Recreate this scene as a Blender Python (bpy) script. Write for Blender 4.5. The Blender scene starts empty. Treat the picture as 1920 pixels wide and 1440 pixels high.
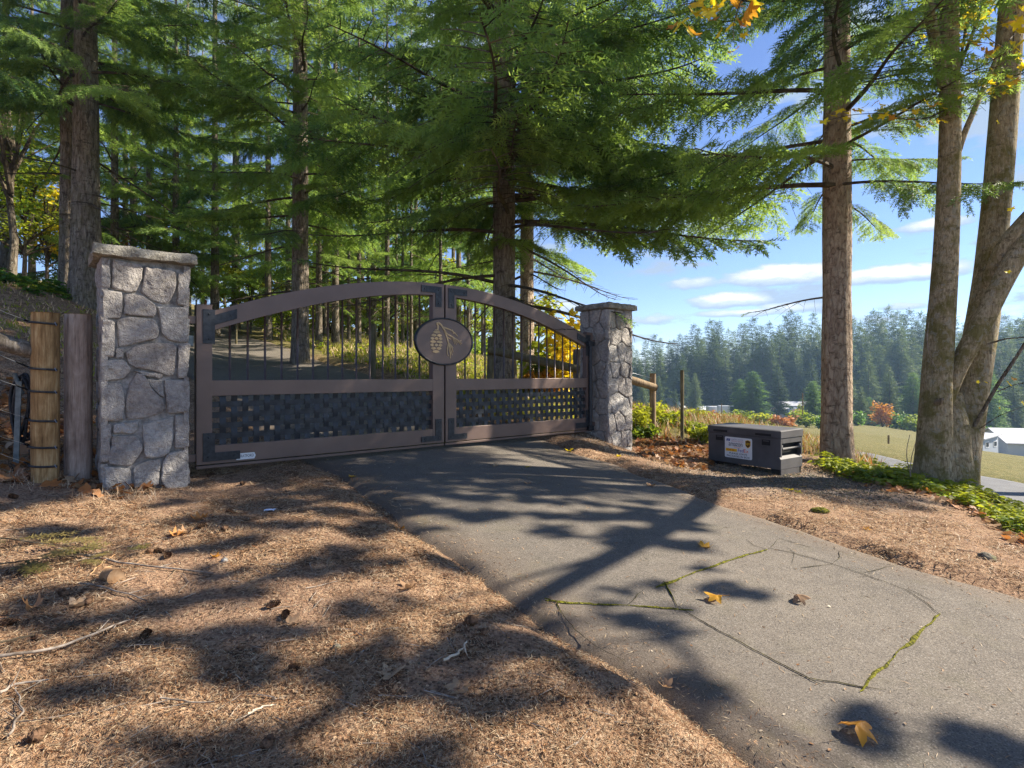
import bpy, math, random
import numpy as np
from mathutils import Vector, Matrix, Euler

sc = bpy.context.scene
COL = sc.collection
RNG = np.random.default_rng(7)
random.seed(7)
PI = math.pi
F = 1040.0          # focal length in photo pixels
HZ = 702.0          # horizon row of the photo
C = 1.40            # eye height

# ---------------------------------------------------------------- camera, sky, sun, exposure
cam_d = bpy.data.cameras.new('camera'); cam = bpy.data.objects.new('camera', cam_d); COL.objects.link(cam)
cam.location = (0, 0, C); cam.rotation_euler = (math.radians(90), 0, 0)
cam_d.sensor_width = 36.0; cam_d.lens = 36.0 * F / 1920.0
cam_d.shift_y = -(720.0 - HZ) / 1920.0
cam_d.clip_start = 0.05; cam_d.clip_end = 4000
sc.camera = cam

SUN_AZ = math.radians(78.0)     # clockwise from +Y (view direction) towards +X
SUN_EL = math.radians(36.0)
sd = Vector((math.sin(SUN_AZ) * math.cos(SUN_EL), math.cos(SUN_AZ) * math.cos(SUN_EL), math.sin(SUN_EL)))
sun_d = bpy.data.lights.new('sun', 'SUN'); sun = bpy.data.objects.new('sun', sun_d); COL.objects.link(sun)
sun_d.energy = 5.0; sun_d.angle = math.radians(0.53); sun_d.color = (1.0, 0.90, 0.75)
sun.location = (60, 10, 60)
sun.rotation_euler = (-sd).to_track_quat('-Z', 'Y').to_euler()

sc.view_settings.view_transform = 'Standard'; sc.view_settings.look = 'None'
sc.view_settings.gamma = 1.0; sc.view_settings.use_curve_mapping = False
sc.view_settings.exposure = 1.48
cy = sc.cycles
cy.use_denoising = True; cy.denoising_input_passes = 'RGB_ALBEDO_NORMAL'; cy.denoising_prefilter = 'NONE'; cy.denoising_quality = 'HIGH'
try: cy.denoiser = 'OPENIMAGEDENOISE'
except Exception: pass
cy.max_bounces = 8; cy.diffuse_bounces = 5; cy.glossy_bounces = 2; cy.transmission_bounces = 4; cy.volume_bounces = 1
cy.sample_clamp_indirect = 4.0; cy.caustics_reflective = False; cy.caustics_refractive = False

world = bpy.data.worlds.new('World'); sc.world = world; world.use_nodes = True

class NT:
    """small helper for node trees"""
    def __init__(s, tree): s.t = tree; s.n = tree.nodes; s.l = tree.links
    def node(s, typ, inputs=None, **props):
        n = s.n.new(typ)
        for k, v in props.items(): setattr(n, k, v)
        for k, v in (inputs or {}).items():
            sock = n.inputs[k]
            if isinstance(v, bpy.types.NodeSocket): s.l.new(v, sock)
            else: sock.default_value = v
        return n
    def math(s, op, a, b=0.0, c=None):
        n = s.n.new('ShaderNodeMath'); n.operation = op
        for i, v in enumerate((a, b, c)):
            if v is None: continue
            if isinstance(v, bpy.types.NodeSocket): s.l.new(v, n.inputs[i])
            else: n.inputs[i].default_value = v
        return n.outputs[0]
    def ramp(s, fac, stops):
        n = s.n.new('ShaderNodeValToRGB'); s.l.new(fac, n.inputs[0])
        e = n.color_ramp.elements
        while len(e) < len(stops): e.new(0.5)
        for el, (p, c) in zip(e, stops):
            el.position = p; el.color = c if len(c) == 4 else (*c, 1)
        return n.outputs[0]
    def mix(s, fac, a, b, blend='MIX'):
        n = s.n.new('ShaderNodeMix'); n.data_type = 'RGBA'; n.blend_type = blend
        for sock, v in ((n.inputs[0], fac), (n.inputs[6], a), (n.inputs[7], b)):
            if isinstance(v, bpy.types.NodeSocket): s.l.new(v, sock)
            elif sock == n.inputs[0]: sock.default_value = v
            else: sock.default_value = v if len(v) == 4 else (*v, 1)
        return n.outputs[2]
    def noise(s, vec, scale, detail=4, rough=0.55, out=0, dist=0.0):
        n = s.node('ShaderNodeTexNoise', {'Scale': scale, 'Detail': detail, 'Roughness': rough, 'Distortion': dist})
        if vec is not None: s.l.new(vec, n.inputs['Vector'])
        return n.outputs[out]
    def voro(s, vec, scale, feature='F1', out=0, rand=1.0):
        n = s.node('ShaderNodeTexVoronoi', {'Scale': scale, 'Randomness': rand}, feature=feature)
        s.l.new(vec, n.inputs['Vector']); return n.outputs[out]
    def mapping(s, vec, scale=(1, 1, 1), rot=(0, 0, 0)):
        return s.node('ShaderNodeMapping', {'Vector': vec, 'Scale': scale, 'Rotation': rot}).outputs[0]

def build_world():
    t = NT(world.node_tree); t.n.clear()
    out = t.node('ShaderNodeOutputWorld')
    sky = t.node('ShaderNodeTexSky', sky_type='NISHITA', sun_disc=False, sun_elevation=SUN_EL, sun_rotation=SUN_AZ,
                 altitude=1200.0, air_density=1.0, dust_density=0.05, ozone_density=3.0)
    bg = t.node('ShaderNodeBackground', {'Color': t.mix(1.0, sky.outputs[0], (.86, .85, 1.0), 'MULTIPLY'), 'Strength': 0.072})
    # cumulus banks low over the horizon, by direction (azimuth, elevation)
    tc = t.node('ShaderNodeTexCoord').outputs['Generated']
    sx = t.node('ShaderNodeSeparateXYZ', {0: tc})
    x, y, z = sx.outputs
    az = t.math('ARCTAN2', x, y); el = t.math('ARCSINE', z)
    v = t.node('ShaderNodeCombineXYZ', {0: t.math('MULTIPLY', az, 4.0), 1: t.math('MULTIPLY', el, 11.0), 2: 0.0}).outputs[0]
    fine = t.noise(v, 5.5, 6, 0.6)
    big = t.noise(v, 1.15, 2, 0.5)
    dens = None; low = None
    for (px, py, w, h, amp) in ((1468, 519, 120, 22, 1.0), (1680, 517, 130, 19, 1.0), (1366, 566, 85, 17, .9), (1395, 588, 95, 9, .8),
                                (1752, 423, 62, 13, .8), (1480, 578, 70, 10, .7), (1700, 574, 60, 10, .55), (1240, 600, 80, 12, .5),
                                (1620, 600, 120, 14, .5), (1030, 578, 90, 16, .8), (1300, 535, 70, 16, .5)):
        a0 = math.atan2(px - 960, F); dxy = math.hypot(px - 960, F); e0 = math.atan2(HZ - py, dxy)
        aw = w / F * 0.95; eh = h * 1.25 / dxy
        da = t.math('DIVIDE', t.math('SUBTRACT', az, a0), aw); de = t.math('DIVIDE', t.math('SUBTRACT', el, e0), eh)
        de2 = t.math('MULTIPLY', de, t.math('ADD', 1.0, t.math('MULTIPLY', t.math('LESS_THAN', de, 0.0), 0.5)))
        r2 = t.math('ADD', t.math('MULTIPLY', da, da), t.math('MULTIPLY', de2, de2))
        c = t.math('MULTIPLY', t.math('MAXIMUM', t.math('SUBTRACT', 1.15, r2), 0.0), amp)
        lw = t.math('MULTIPLY', c, t.math('MULTIPLY_ADD', de, 0.5, 0.5))
        dens = c if dens is None else t.math('MAXIMUM', dens, c)
        low = lw if low is None else t.math('MAXIMUM', low, lw)
    # same kind of cloud carried round the sky; cover added for neutral fill light
    band = t.math('MULTIPLY', t.math('SMOOTH_MIN', t.math('MULTIPLY', el, 14.0), 1.0, 0.2), t.math('LESS_THAN', el, 1.0))
    gen = t.math('MULTIPLY', t.math('MAXIMUM', t.math('MULTIPLY', t.math('SUBTRACT', big, 0.49), 4.0), 0.0), band)
    dens = t.math('MAXIMUM', dens, gen)
    d2 = t.math('ADD', dens, t.math('MULTIPLY', t.math('SUBTRACT', fine, 0.55), 1.5))
    mask = t.node('ShaderNodeMapRange', {0: d2, 1: 0.10, 2: 0.52, 3: 0.0, 4: 0.95}, interpolation_type='SMOOTHSTEP').outputs[0]
    mask = t.math('MULTIPLY', mask, t.math('MINIMUM', t.math('MULTIPLY', dens, 6.0), 1.0))
    tone = t.math('ADD', low, t.math('MULTIPLY', t.math('SUBTRACT', fine, 0.5), 0.7))
    ccol = t.ramp(tone, [(0.16, (0.36, 0.46, 0.60)), (0.42, (0.58, 0.66, 0.76)), (0.62, (0.92, 0.92, 0.92))])
    cb = t.node('ShaderNodeBackground', {'Color': ccol, 'Strength': 0.50})
    mx = t.node('ShaderNodeMixShader', {0: mask, 1: bg.outputs[0], 2: cb.outputs[0]})
    t.l.new(mx.outputs[0], out.inputs[0])
build_world()

# ---------------------------------------------------------------- helpers: ids
def tag(o, label=None, cat=None, group=None, kind=None):
    if label: o['label'] = label
    if cat: o['category'] = cat
    if group: o['group'] = group
    if kind: o['kind'] = kind
    return o
def empty(name, loc, label, cat, group=None, rz=0.0):
    o = bpy.data.objects.new(name, None); COL.objects.link(o); o.location = loc; o.rotation_euler = (0, 0, rz)
    o.empty_display_size = 0.2
    return tag(o, label, cat, group)
def link(name, me, parent=None, loc=None, rot=None, scale=None):
    o = bpy.data.objects.new(name, me); COL.objects.link(o)
    if parent is not None: o.parent = parent
    if loc is not None: o.location = loc
    if rot is not None: o.rotation_euler = rot
    if scale is not None: o.scale = scale if hasattr(scale, '__len__') else (scale,) * 3
    return o

# ---------------------------------------------------------------- helpers: meshes
class MB:
    """collects triangles / quads / polygons and makes ONE mesh"""
    def __init__(s): s.V = []; s.P = []; s.n = 0; s.polys = []
    def add(s, V, Fc, mat=0):
        V = np.asarray(V, float); Fc = np.asarray(Fc, np.int64)
        s.V.append(V); s.P.append((Fc + s.n, mat)); s.n += len(V)
    def poly(s, V, faces, mat=0):          # faces of mixed size
        V = np.asarray(V, float)
        by = {}
        for f in faces: by.setdefault(len(f), []).append(f)
        for k, fs in by.items(): s.P.append((np.asarray(fs, np.int64) + s.n, mat))
        s.V.append(V); s.n += len(V)
    def mesh(s, name, mats, smooth=False):
        me = bpy.data.meshes.new(name)
        V = np.concatenate(s.V) if s.V else np.zeros((0, 3))
        me.vertices.add(len(V)); me.vertices.foreach_set('co', V.astype(np.float32).ravel())
        tot = sum(f.shape[0] for f, _ in s.P); li = np.concatenate([f.ravel() for f, _ in s.P])
        cnt = np.concatenate([np.full(f.shape[0], f.shape[1]) for f, _ in s.P])
        mi = np.concatenate([np.full(f.shape[0], m) for f, m in s.P])
        me.loops.add(len(li)); me.loops.foreach_set('vertex_index', li.astype(np.int32))
        me.polygons.add(tot)
        st = np.concatenate([[0], np.cumsum(cnt)[:-1]])
        me.polygons.foreach_set('loop_start', st.astype(np.int32)); me.polygons.foreach_set('loop_total', cnt.astype(np.int32))
        me.polygons.foreach_set('material_index', mi.astype(np.int32))
        me.polygons.foreach_set('use_smooth', np.full(tot, smooth))
        for m in (mats if isinstance(mats, (list, tuple)) else [mats]): me.materials.append(m)
        me.update(calc_edges=True); me.validate()
        return me
    def obj(s, name, mats, parent=None, smooth=False, bevel=0.0, **kw):
        o = link(name, s.mesh(name, mats, smooth), parent, **kw)
        if bevel:
            b = o.modifiers.new('bevel', 'BEVEL'); b.width = bevel; b.segments = 2; b.limit_method = 'ANGLE'; b.angle_limit = 0.6
        return o
    def box(s, x0, x1, y0, y1, z0, z1, mat=0):
        V = [(x, y, z) for z in (z0, z1) for y in (y0, y1) for x in (x0, x1)]
        s.add(V, [(0, 2, 3, 1), (4, 5, 7, 6), (0, 1, 5, 4), (2, 6, 7, 3), (0, 4, 6, 2), (1, 3, 7, 5)], mat)
    def prism(s, poly, y0, y1, mat=0):     # polygon in (x,z), extruded along y
        n = len(poly)
        a = sum(poly[i][0] * poly[(i + 1) % n][1] - poly[(i + 1) % n][0] * poly[i][1] for i in range(n))
        if a < 0: poly = poly[::-1]
        V = [(p[0], y0, p[1]) for p in poly] + [(p[0], y1, p[1]) for p in poly]
        fs = [list(range(n)), [n + i for i in range(n)][::-1]] + [(i, n + i, n + (i + 1) % n, (i + 1) % n) for i in range(n)]
        s.poly(V, fs, mat)
    def tube(s, pts, rad, sides=8, mat=0, cap=True, rfun=None):
        pts = np.asarray(pts, float); n = len(pts); rad = np.broadcast_to(np.asarray(rad, float), (n,))
        T = np.gradient(pts, axis=0); T /= np.linalg.norm(T, axis=1)[:, None] + 1e-12
        ref = np.array([0.0, 1.0, 0.0]) if abs(T[:, 2]).mean() > .7 else np.array([0.0, 0.0, 1.0])
        A = np.cross(T, ref); A /= np.linalg.norm(A, axis=1)[:, None] + 1e-12; B = np.cross(T, A)
        th = np.arange(sides) / sides * 2 * PI
        R = np.repeat(rad[:, None], sides, 1)
        if rfun is not None: R = R * rfun(np.arange(n)[:, None] + 0 * th[None], th[None] + 0 * rad[:, None], pts)
        V = pts[:, None] + R[..., None] * (np.cos(th)[None, :, None] * A[:, None] + np.sin(th)[None, :, None] * B[:, None])
        i = np.arange(n - 1)[:, None] * sides; j = np.arange(sides)[None]; k = (j + 1) % sides
        Q = np.stack([i + j, i + k, i + sides + k, i + sides + j], -1).reshape(-1, 4)
        s.add(V.reshape(-1, 3), Q, mat)
        if cap:
            m = s.n - n * sides
            s.P.append((np.array([[m + q for q in range(sides)]]), mat))
            s.P.append((np.array([[m + (n - 1) * sides + q for q in range(sides)][::-1]]), mat))

def frames(D, Nn):
    """(N,3,3) matrices with columns x = D, z ~ Nn"""
    D = D / (np.linalg.norm(D, axis=1)[:, None] + 1e-12)
    Y = np.cross(Nn, D); Y /= np.linalg.norm(Y, axis=1)[:, None] + 1e-12
    Z = np.cross(D, Y)
    return np.stack([D, Y, Z], -1)
def scatter(mb, TV, TF, P, M, S, mat=0):
    """copies of a template joined into mb"""
    TV = np.asarray(TV, float); TF = np.asarray(TF)
    S = np.asarray(S, float)
    if S.ndim == 1: S = S[:, None].repeat(3, 1)
    V = np.einsum('nij,nkj->nki', M, TV[None] * S[:, None, :]) + P[:, None]
    n = len(P)
    if n == 0: return
    Fc = TF[None] + (np.arange(n) * len(TV))[:, None, None]
    mb.add(V.reshape(-1, 3), Fc.reshape(-1, TF.shape[1]), mat)

def hash2(ix, iy, seed):
    h = (ix.astype(np.int64) * 374761393 + iy.astype(np.int64) * 668265263 + seed * 1442695041) & 0xffffffff
    h = ((h ^ (h >> 13)) * 1274126177) & 0xffffffff
    h = h ^ (h >> 16)
    return (h & 0xffffff) / float(0xffffff)
def vn(x, y, seed=0):
    x = np.asarray(x, float); y = np.asarray(y, float)
    ix = np.floor(x); iy = np.floor(y); fx = x - ix; fy = y - iy
    fx = fx * fx * (3 - 2 * fx); fy = fy * fy * (3 - 2 * fy)
    a = hash2(ix, iy, seed); b = hash2(ix + 1, iy, seed); c = hash2(ix, iy + 1, seed); d = hash2(ix + 1, iy + 1, seed)
    return (a * (1 - fx) + b * fx) * (1 - fy) + (c * (1 - fx) + d * fx) * fy
def fbm(x, y, seed=0, oct=4):
    s = 0; a = .5
    for o in range(oct):
        s = s + a * (vn(np.asarray(x) * 2 ** o, np.asarray(y) * 2 ** o, seed + o) - .5); a *= .5
    return s

# ---------------------------------------------------------------- terrain
def X_(px, d): return (px - 960.0) / F * d
PTS = []
def w(x, y, z): PTS.append((x, y, z))
def p(px, py, d): PTS.append((X_(px, d), d, (HZ - py) / F * d))
for q in ((0, 0, -1.43), (0, 2, -1.38), (-3, 2, -1.24), (3, 2, -1.51), (-3, -5, -1.5), (3, -6, -1.8), (6, 0, -1.85), (-6, 0, -1.1),
          (-4.2, 5, -.99), (-3.5, 5.2, -1.08), (-.97, 7.74, -1.045), (-2.2, 6.65, -1.06), (0.4, 8.9, -1.08), (1.4, 9.75, -1.10), (1.67, 9.5, -1.21), (2.19, 9.94, -1.40),
          (-1.6, 4.6, -1.15), (0.5, 6, -1.22), (2.1, 6.5, -1.37), (1.5, 4, -1.36),
          (3.88, 8.0, -1.49), (3.18, 8.99, -1.46), (4.37, 8.34, -1.50), (5.6, 9.7, -1.58), (6.3, 8, -1.66), (5.9, 6.4, -1.74), (4.2, 5, -1.5), (5.2, 4.5, -1.66),
          (8.2, 7.5, -2.25), (7.6, 9.6, -2.1), (9.7, 10.5, -2.62), (12.7, 13.8, -2.7), (9.4, 6, -2.55), (9.4, 2, -2.6), (13.2, 4, -2.7), (10.3, 16, -2.7), (12.4, 19, -2.72),
          (10.1, 21, -2.75), (11.8, 27, -3.2), (9, -5, -2.7), (16, 0, -3.2), (25, 5, -5), (20, 14, -4),
          # behind the gate: driveway climbing to the left
          (-3.0, 12.5, -.10), (-4.9, 15, .27), (-7.3, 18.5, .84), (-9.8, 22, 1.33), (-12.7, 26, 1.85), (-16.2, 32, 2.6), (-20, 38, 3.2),
          (-5.9, 10.3, -.1), (-7.9, 12.9, .3), (-10.2, 16.4, .9), (-12.7, 19.9, 1.4), (-15.6, 24, 1.95), (-2.6, 9.2, -.75), (-4.2, 8.6, -.62), (-.9, 10.4, -.75),
          # left bank
          (-5.9, 7, -.40), (-7, 9, .40), (-9.8, 11, 1.15), (-10.3, 13.4, 1.72), (-12.5, 14, 2.2), (-16, 16, 3.2), (-9, 5, .2), (-12, 3, .8), (-20, 20, 4.5), (-40, 30, 7), (-30, 60, 7),
          (-15, -5, .3), (-60, 120, 9), (-25, -30, -1), (20, -40, -5),
          # wood floor right of the driveway
          (-2.7, 14, .12), (-1.9, 16, .1), (-4.9, 25, .95), (-1.2, 25, .55), (-.5, 11.5, -.62), (0, 13.2, -.5), (.6, 15.5, -.55), (1.6, 12, -.9), (-10, 40, 2.4), (0, 32, .2), (-5, 60, 2), (0, 150, -14), (-100, 300, 0),
          (3, 20, -1.6), (5, 30, -2.6)):
    w(*q)
for q in ((1225, 801, 12), (1280, 817, 11.5), (1400, 803, 14), (1400, 806, 30), (1400, 794, 60), (1370, 785, 110), (1300, 779, 200), (1250, 815, 25), (1250, 807, 40), (1250, 798, 60), (1250, 788, 110), (1150, 802, 45), (1150, 792, 80), (1050, 782, 70), (1600, 815, 60), (1600, 797, 110), (1600, 792, 190),
          (1750, 838, 40), (1900, 862, 70), (1900, 832, 110), (1900, 800, 190), (1500, 790, 160), (1150, 778, 130), (1150, 772, 200)):
    p(*q)
for (x, y, z) in ((100, 320, -14), (300, 300, -18), (0, 500, -4), (400, 700, 0), (-300, 500, 4), (700, 200, -18), (0, -300, -12), (400, -300, -16), (-400, -100, 6), (-300, 100, 10),
                  (0, 1500, 0), (1500, 1000, 0), (1500, -600, -10), (-1500, 800, 8), (-1500, -800, 0), (0, -1500, -8)):
    w(x, y, z)
PTS = np.array(PTS); PTS[:, 2] += C
def tps_k(A, B):
    r2 = ((A[:, None] - B[None]) ** 2).sum(-1)
    return np.where(r2 > 1e-12, 0.5 * r2 * np.log(np.maximum(r2, 1e-12)), 0.0)
_S = 10.0
_c = PTS[:, :2] / _S; _n = len(_c)
_K = tps_k(_c, _c) + np.eye(_n) * 2e-4
_Pm = np.hstack([np.ones((_n, 1)), _c])
_W = np.linalg.solve(np.block([[_K, _Pm], [_Pm.T, np.zeros((3, 3))]]), np.concatenate([PTS[:, 2], np.zeros(3)]))
def G(x, y):
    """smooth terrain height"""
    x = np.atleast_1d(np.asarray(x, float)); y = np.atleast_1d(np.asarray(y, float)); sh = np.broadcast(x, y).shape
    q = np.stack([np.broadcast_to(x, sh).ravel(), np.broadcast_to(y, sh).ravel()], 1) / _S
    out = np.empty(len(q))
    for i in range(0, len(q), 20000):
        b = q[i:i + 20000]
        out[i:i + 20000] = tps_k(b, _c) @ _W[:_n] + _W[_n] + b @ _W[_n + 1:]
    return out.reshape(sh)
def ray_hit(pts, lift=0.0):
    """ground points under photo pixels"""
    pts = np.atleast_2d(np.asarray(pts, float)); res = []
    t = np.geomspace(0.9, 400, 900)
    for px, py in pts:
        h = C + (HZ - py) / F * t - G(X_(px, t), t) - lift
        k = np.argmax(h < 0) if (h < 0).any() else len(t) - 1
        k = max(k, 1); a = h[k - 1] / (h[k - 1] - h[k]) if h[k - 1] != h[k] else 0
        d = t[k - 1] + (t[k] - t[k - 1]) * a
        res.append((X_(px, d), d, float(G(X_(px, d), d)[0])))
    return np.array(res)
def hit(px, py): return ray_hit([(px, py)])[0]

def resample(P, n):
    P = np.asarray(P, float); L = np.concatenate([[0], np.cumsum(np.linalg.norm(np.diff(P, axis=0), axis=1))])
    t = np.linspace(0, L[-1], n); return np.stack([np.interp(t, L, P[:, i]) for i in range(P.shape[1])], 1)
lf = ray_hit([(600, 868), (640, 893), (690, 930), (740, 965), (800, 1010), (870, 1055), (950, 1110), (1000, 1140), (1150, 1240), (1250, 1300), (1420, 1425)])[:, :2]
rf = ray_hit([(1025, 828), (1085, 852), (1150, 872), (1200, 893), (1300, 928), (1480, 985), (1640, 1040), (1800, 1090), (1920, 1125)])[:, :2]
lf = np.vstack([lf, [(2.6, -.6), (4.6, -3.8), (6.5, -7)]]); rf = np.vstack([rf, [(4.9, .9), (6.6, -2.2), (9, -6)]])
lb = np.array([lf[0], (-3.3, 7.6), (-4.2, 8.6), (-5.9, 10.3), (-7.9, 12.9), (-10.2, 16.4), (-12.7, 19.9), (-15.6, 24), (-19, 30), (-23, 36)])
rb = np.array([rf[0], (-.1, 9.7), (-1.3, 10.95), (-3.0, 12.5), (-4.9, 15), (-7.3, 18.5), (-9.8, 22), (-12.7, 26), (-16.2, 32), (-20, 38)])
DL = np.vstack([resample(lb, 90)[::-1], resample(lf, 140)[1:]]); DR = np.vstack([resample(rb, 90)[::-1], resample(rf, 140)[1:]])
def ragged(P, amp, seed):
    t = np.arange(len(P)); T = np.gradient(P, axis=0); T /= np.linalg.norm(T, axis=1)[:, None]
    nrm = np.stack([-T[:, 1], T[:, 0]], 1)
    return P + nrm * (fbm(t * .18, 0 * t, seed)[:, None] * amp)
DL = ragged(DL, .22, 3); DR = ragged(DR, .25, 5)
DPOLY = np.vstack([DL, DR[::-1]])
RL = resample([(9.3, -6), (9.3, 2), (9.3, 8), (9.7, 10.5), (10.0, 14), (10.1, 18), (9.8, 24), (8.6, 31), (6, 40)], 80)
RR = resample([(13.6, -6), (13.6, 2), (13.3, 8), (12.9, 11.5), (12.7, 13.8), (12.5, 17), (12.3, 20), (12.0, 25), (11.2, 33), (9, 42)], 80)
RPOLY = np.vstack([RL, RR[::-1]])
def sdist(x, y, poly):
    """signed distance to a polygon, negative inside"""
    x = np.asarray(x, float).ravel(); y = np.asarray(y, float).ravel()
    d = np.full(len(x), 1e9); ins = np.zeros(len(x), bool)
    lo = poly.min(0) - 3; hi = poly.max(0) + 3
    m = (x > lo[0]) & (x < hi[0]) & (y > lo[1]) & (y < hi[1]); xs = x[m]; ys = y[m]
    dd = np.full(len(xs), 1e9); ii = np.zeros(len(xs), bool)
    for a, b in zip(poly, np.roll(poly, -1, 0)):
        ab = b - a; L = ab @ ab + 1e-12
        t = np.clip(((xs - a[0]) * ab[0] + (ys - a[1]) * ab[1]) / L, 0, 1)
        dd = np.minimum(dd, np.hypot(xs - a[0] - t * ab[0], ys - a[1] - t * ab[1]))
        c = ((a[1] > ys) != (b[1] > ys)) & (xs < (b[0] - a[0]) * (ys - a[1]) / (b[1] - a[1] + 1e-12) + a[0])
        ii ^= c
    d[m] = np.where(ii, -dd, dd); return d
def ground_z(x, y, full=False):
    x = np.asarray(x, float).ravel(); y = np.asarray(y, float).ravel()
    z = G(x, y); r = np.hypot(x, y)
    s = np.minimum(sdist(x, y, DPOLY), sdist(x, y, RPOLY))
    b = fbm(x * 1.3, y * 1.3, 11, 4) * .10 + fbm(x * 5, y * 5, 21, 3) * .045
    for (mx, my, mr, mh) in MOUNDS: b = b + mh * np.exp(-((x - mx) ** 2 + (y - my) ** 2) / mr ** 2)
    b = b + np.where(r > 25, fbm(x * .12, y * .12, 5, 3) * .5 * np.clip((r - 25) / 20, 0, 1), 0)
    k = np.clip((s + .03) / .22, 0, 1); k = k * k * (3 - 2 * k)
    z2 = z + (b + .022) * k - .045 * (1 - k)
    return (z2, s) if full else z2
_m = hit(885, 1195); MOUNDS = [(_m[0], _m[1], .13, .09), (_m[0] + .22, _m[1] - .06, .12, .05)]
_m = hit(1010, 1290); MOUNDS += [(_m[0], _m[1], .25, .05)]
_m = hit(420, 990); MOUNDS += [(_m[0], _m[1], .22, .05)]
_m = hit(1090, 838); MOUNDS += [(_m[0], _m[1], .35, .05)]
def gz(x, y): return float(ground_z([x], [y])[0])
# ---------------------------------------------------------------- materials
M = {}
def mat(name, build, disp=False):
    m = bpy.data.materials.new(name); m.use_nodes = True
    t = NT(m.node_tree); t.n.clear(); out = t.node('ShaderNodeOutputMaterial')
    sh = build(t); t.l.new(sh, out.inputs[0]); M[name] = m; return m
def pbsdf(t, col, rough=.7, bump=None, bstr=.5, bdist=.01, metal=0.0, spec=.3, **kw):
    n = t.node('ShaderNodeBsdfPrincipled', {'Roughness': rough, 'Metallic': metal, 'Specular IOR Level': spec})
    s = n.inputs['Base Color']
    if isinstance(col, bpy.types.NodeSocket): t.l.new(col, s)
    else: s.default_value = (*col, 1) if len(col) == 3 else col
    if bump is not None:
        b = t.node('ShaderNodeBump', {'Strength': bstr, 'Distance': bdist, 'Height': bump}); t.l.new(b.outputs[0], n.inputs['Normal'])
    return n.outputs[0]
def pos(t): return t.node('ShaderNodeNewGeometry').outputs['Position']
def objc(t): return t.node('ShaderNodeTexCoord').outputs['Object']
def orand(t): return t.node('ShaderNodeObjectInfo').outputs['Random']
def attr(t, name): return t.node('ShaderNodeAttribute', attribute_name=name).outputs['Fac']

def m_ground(t):
    P = pos(t)
    n1 = t.noise(P, 1.1, 5, .6); n2 = t.noise(P, 7, 5, .65); n3 = t.noise(P, 60, 4, .7); n4 = t.noise(P, 170, 2, .6)
    mixf = t.math('ADD', t.math('MULTIPLY', n2, .5), t.math('MULTIPLY', n3, .5))
    duff = t.ramp(mixf, [(.38, (.045, .027, .018)), (.46, (.19, .112, .068)), (.54, (.38, .245, .152)), (.65, (.53, .375, .25))])
    soil = t.ramp(n3, [(.3, (.19, .11, .07)), (.6, (.35, .225, .145)), (.75, (.45, .31, .21))])
    duff = t.mix(t.math('MULTIPLY', attr(t, 'soil'), t.math('MULTIPLY_ADD', n2, .6, .5)), duff, soil)
    chips = t.voro(P, 75, out=1)
    hs = t.node('ShaderNodeSeparateColor', {0: chips}).outputs[0]
    duff = t.mix(t.math('MULTIPLY', t.math('GREATER_THAN', hs, .86), .55), duff, (.42, .30, .19))
    duff = t.mix(t.math('MULTIPLY', t.math('LESS_THAN', hs, .16), .6), duff, (.04, .026, .018))
    # gravel by the box
    gcell = t.voro(P, 45, out=1); gr = t.node('ShaderNodeSeparateColor', {0: gcell}).outputs[1]
    gravel = t.ramp(gr, [(0, (.10, .085, .075)), (.5, (.22, .19, .165)), (1, (.36, .32, .28))])
    c = t.mix(attr(t, 'gravel'), duff, gravel)
    # grass in the valley and on the wood floor
    gn = t.noise(P, .35, 4, .6); gn2 = t.noise(P, 4, 4, .7)
    fld = t.ramp(t.math('ADD', t.math('MULTIPLY', gn, .6), t.math('MULTIPLY', gn2, .4)), [(.36, (.085, .11, .045)), (.5, (.18, .18, .09)), (.62, (.27, .225, .13))])
    c = t.mix(attr(t, 'field'), c, fld)
    wood = t.ramp(t.math('ADD', t.math('MULTIPLY', n2, .6), t.math('MULTIPLY', n3, .4)), [(.36, (.05, .06, .02)), (.5, (.14, .13, .045)), (.62, (.23, .18, .08))])
    c = t.mix(attr(t, 'woodfloor'), c, wood)
    h = t.math('ADD', t.math('MULTIPLY', n3, .7), t.math('ADD', t.math('MULTIPLY', n4, .35), t.math('MULTIPLY', n2, 1.2)))
    return pbsdf(t, c, .95, h, .9, .03, spec=.1)
mat('duff_ground', m_ground)

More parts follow.
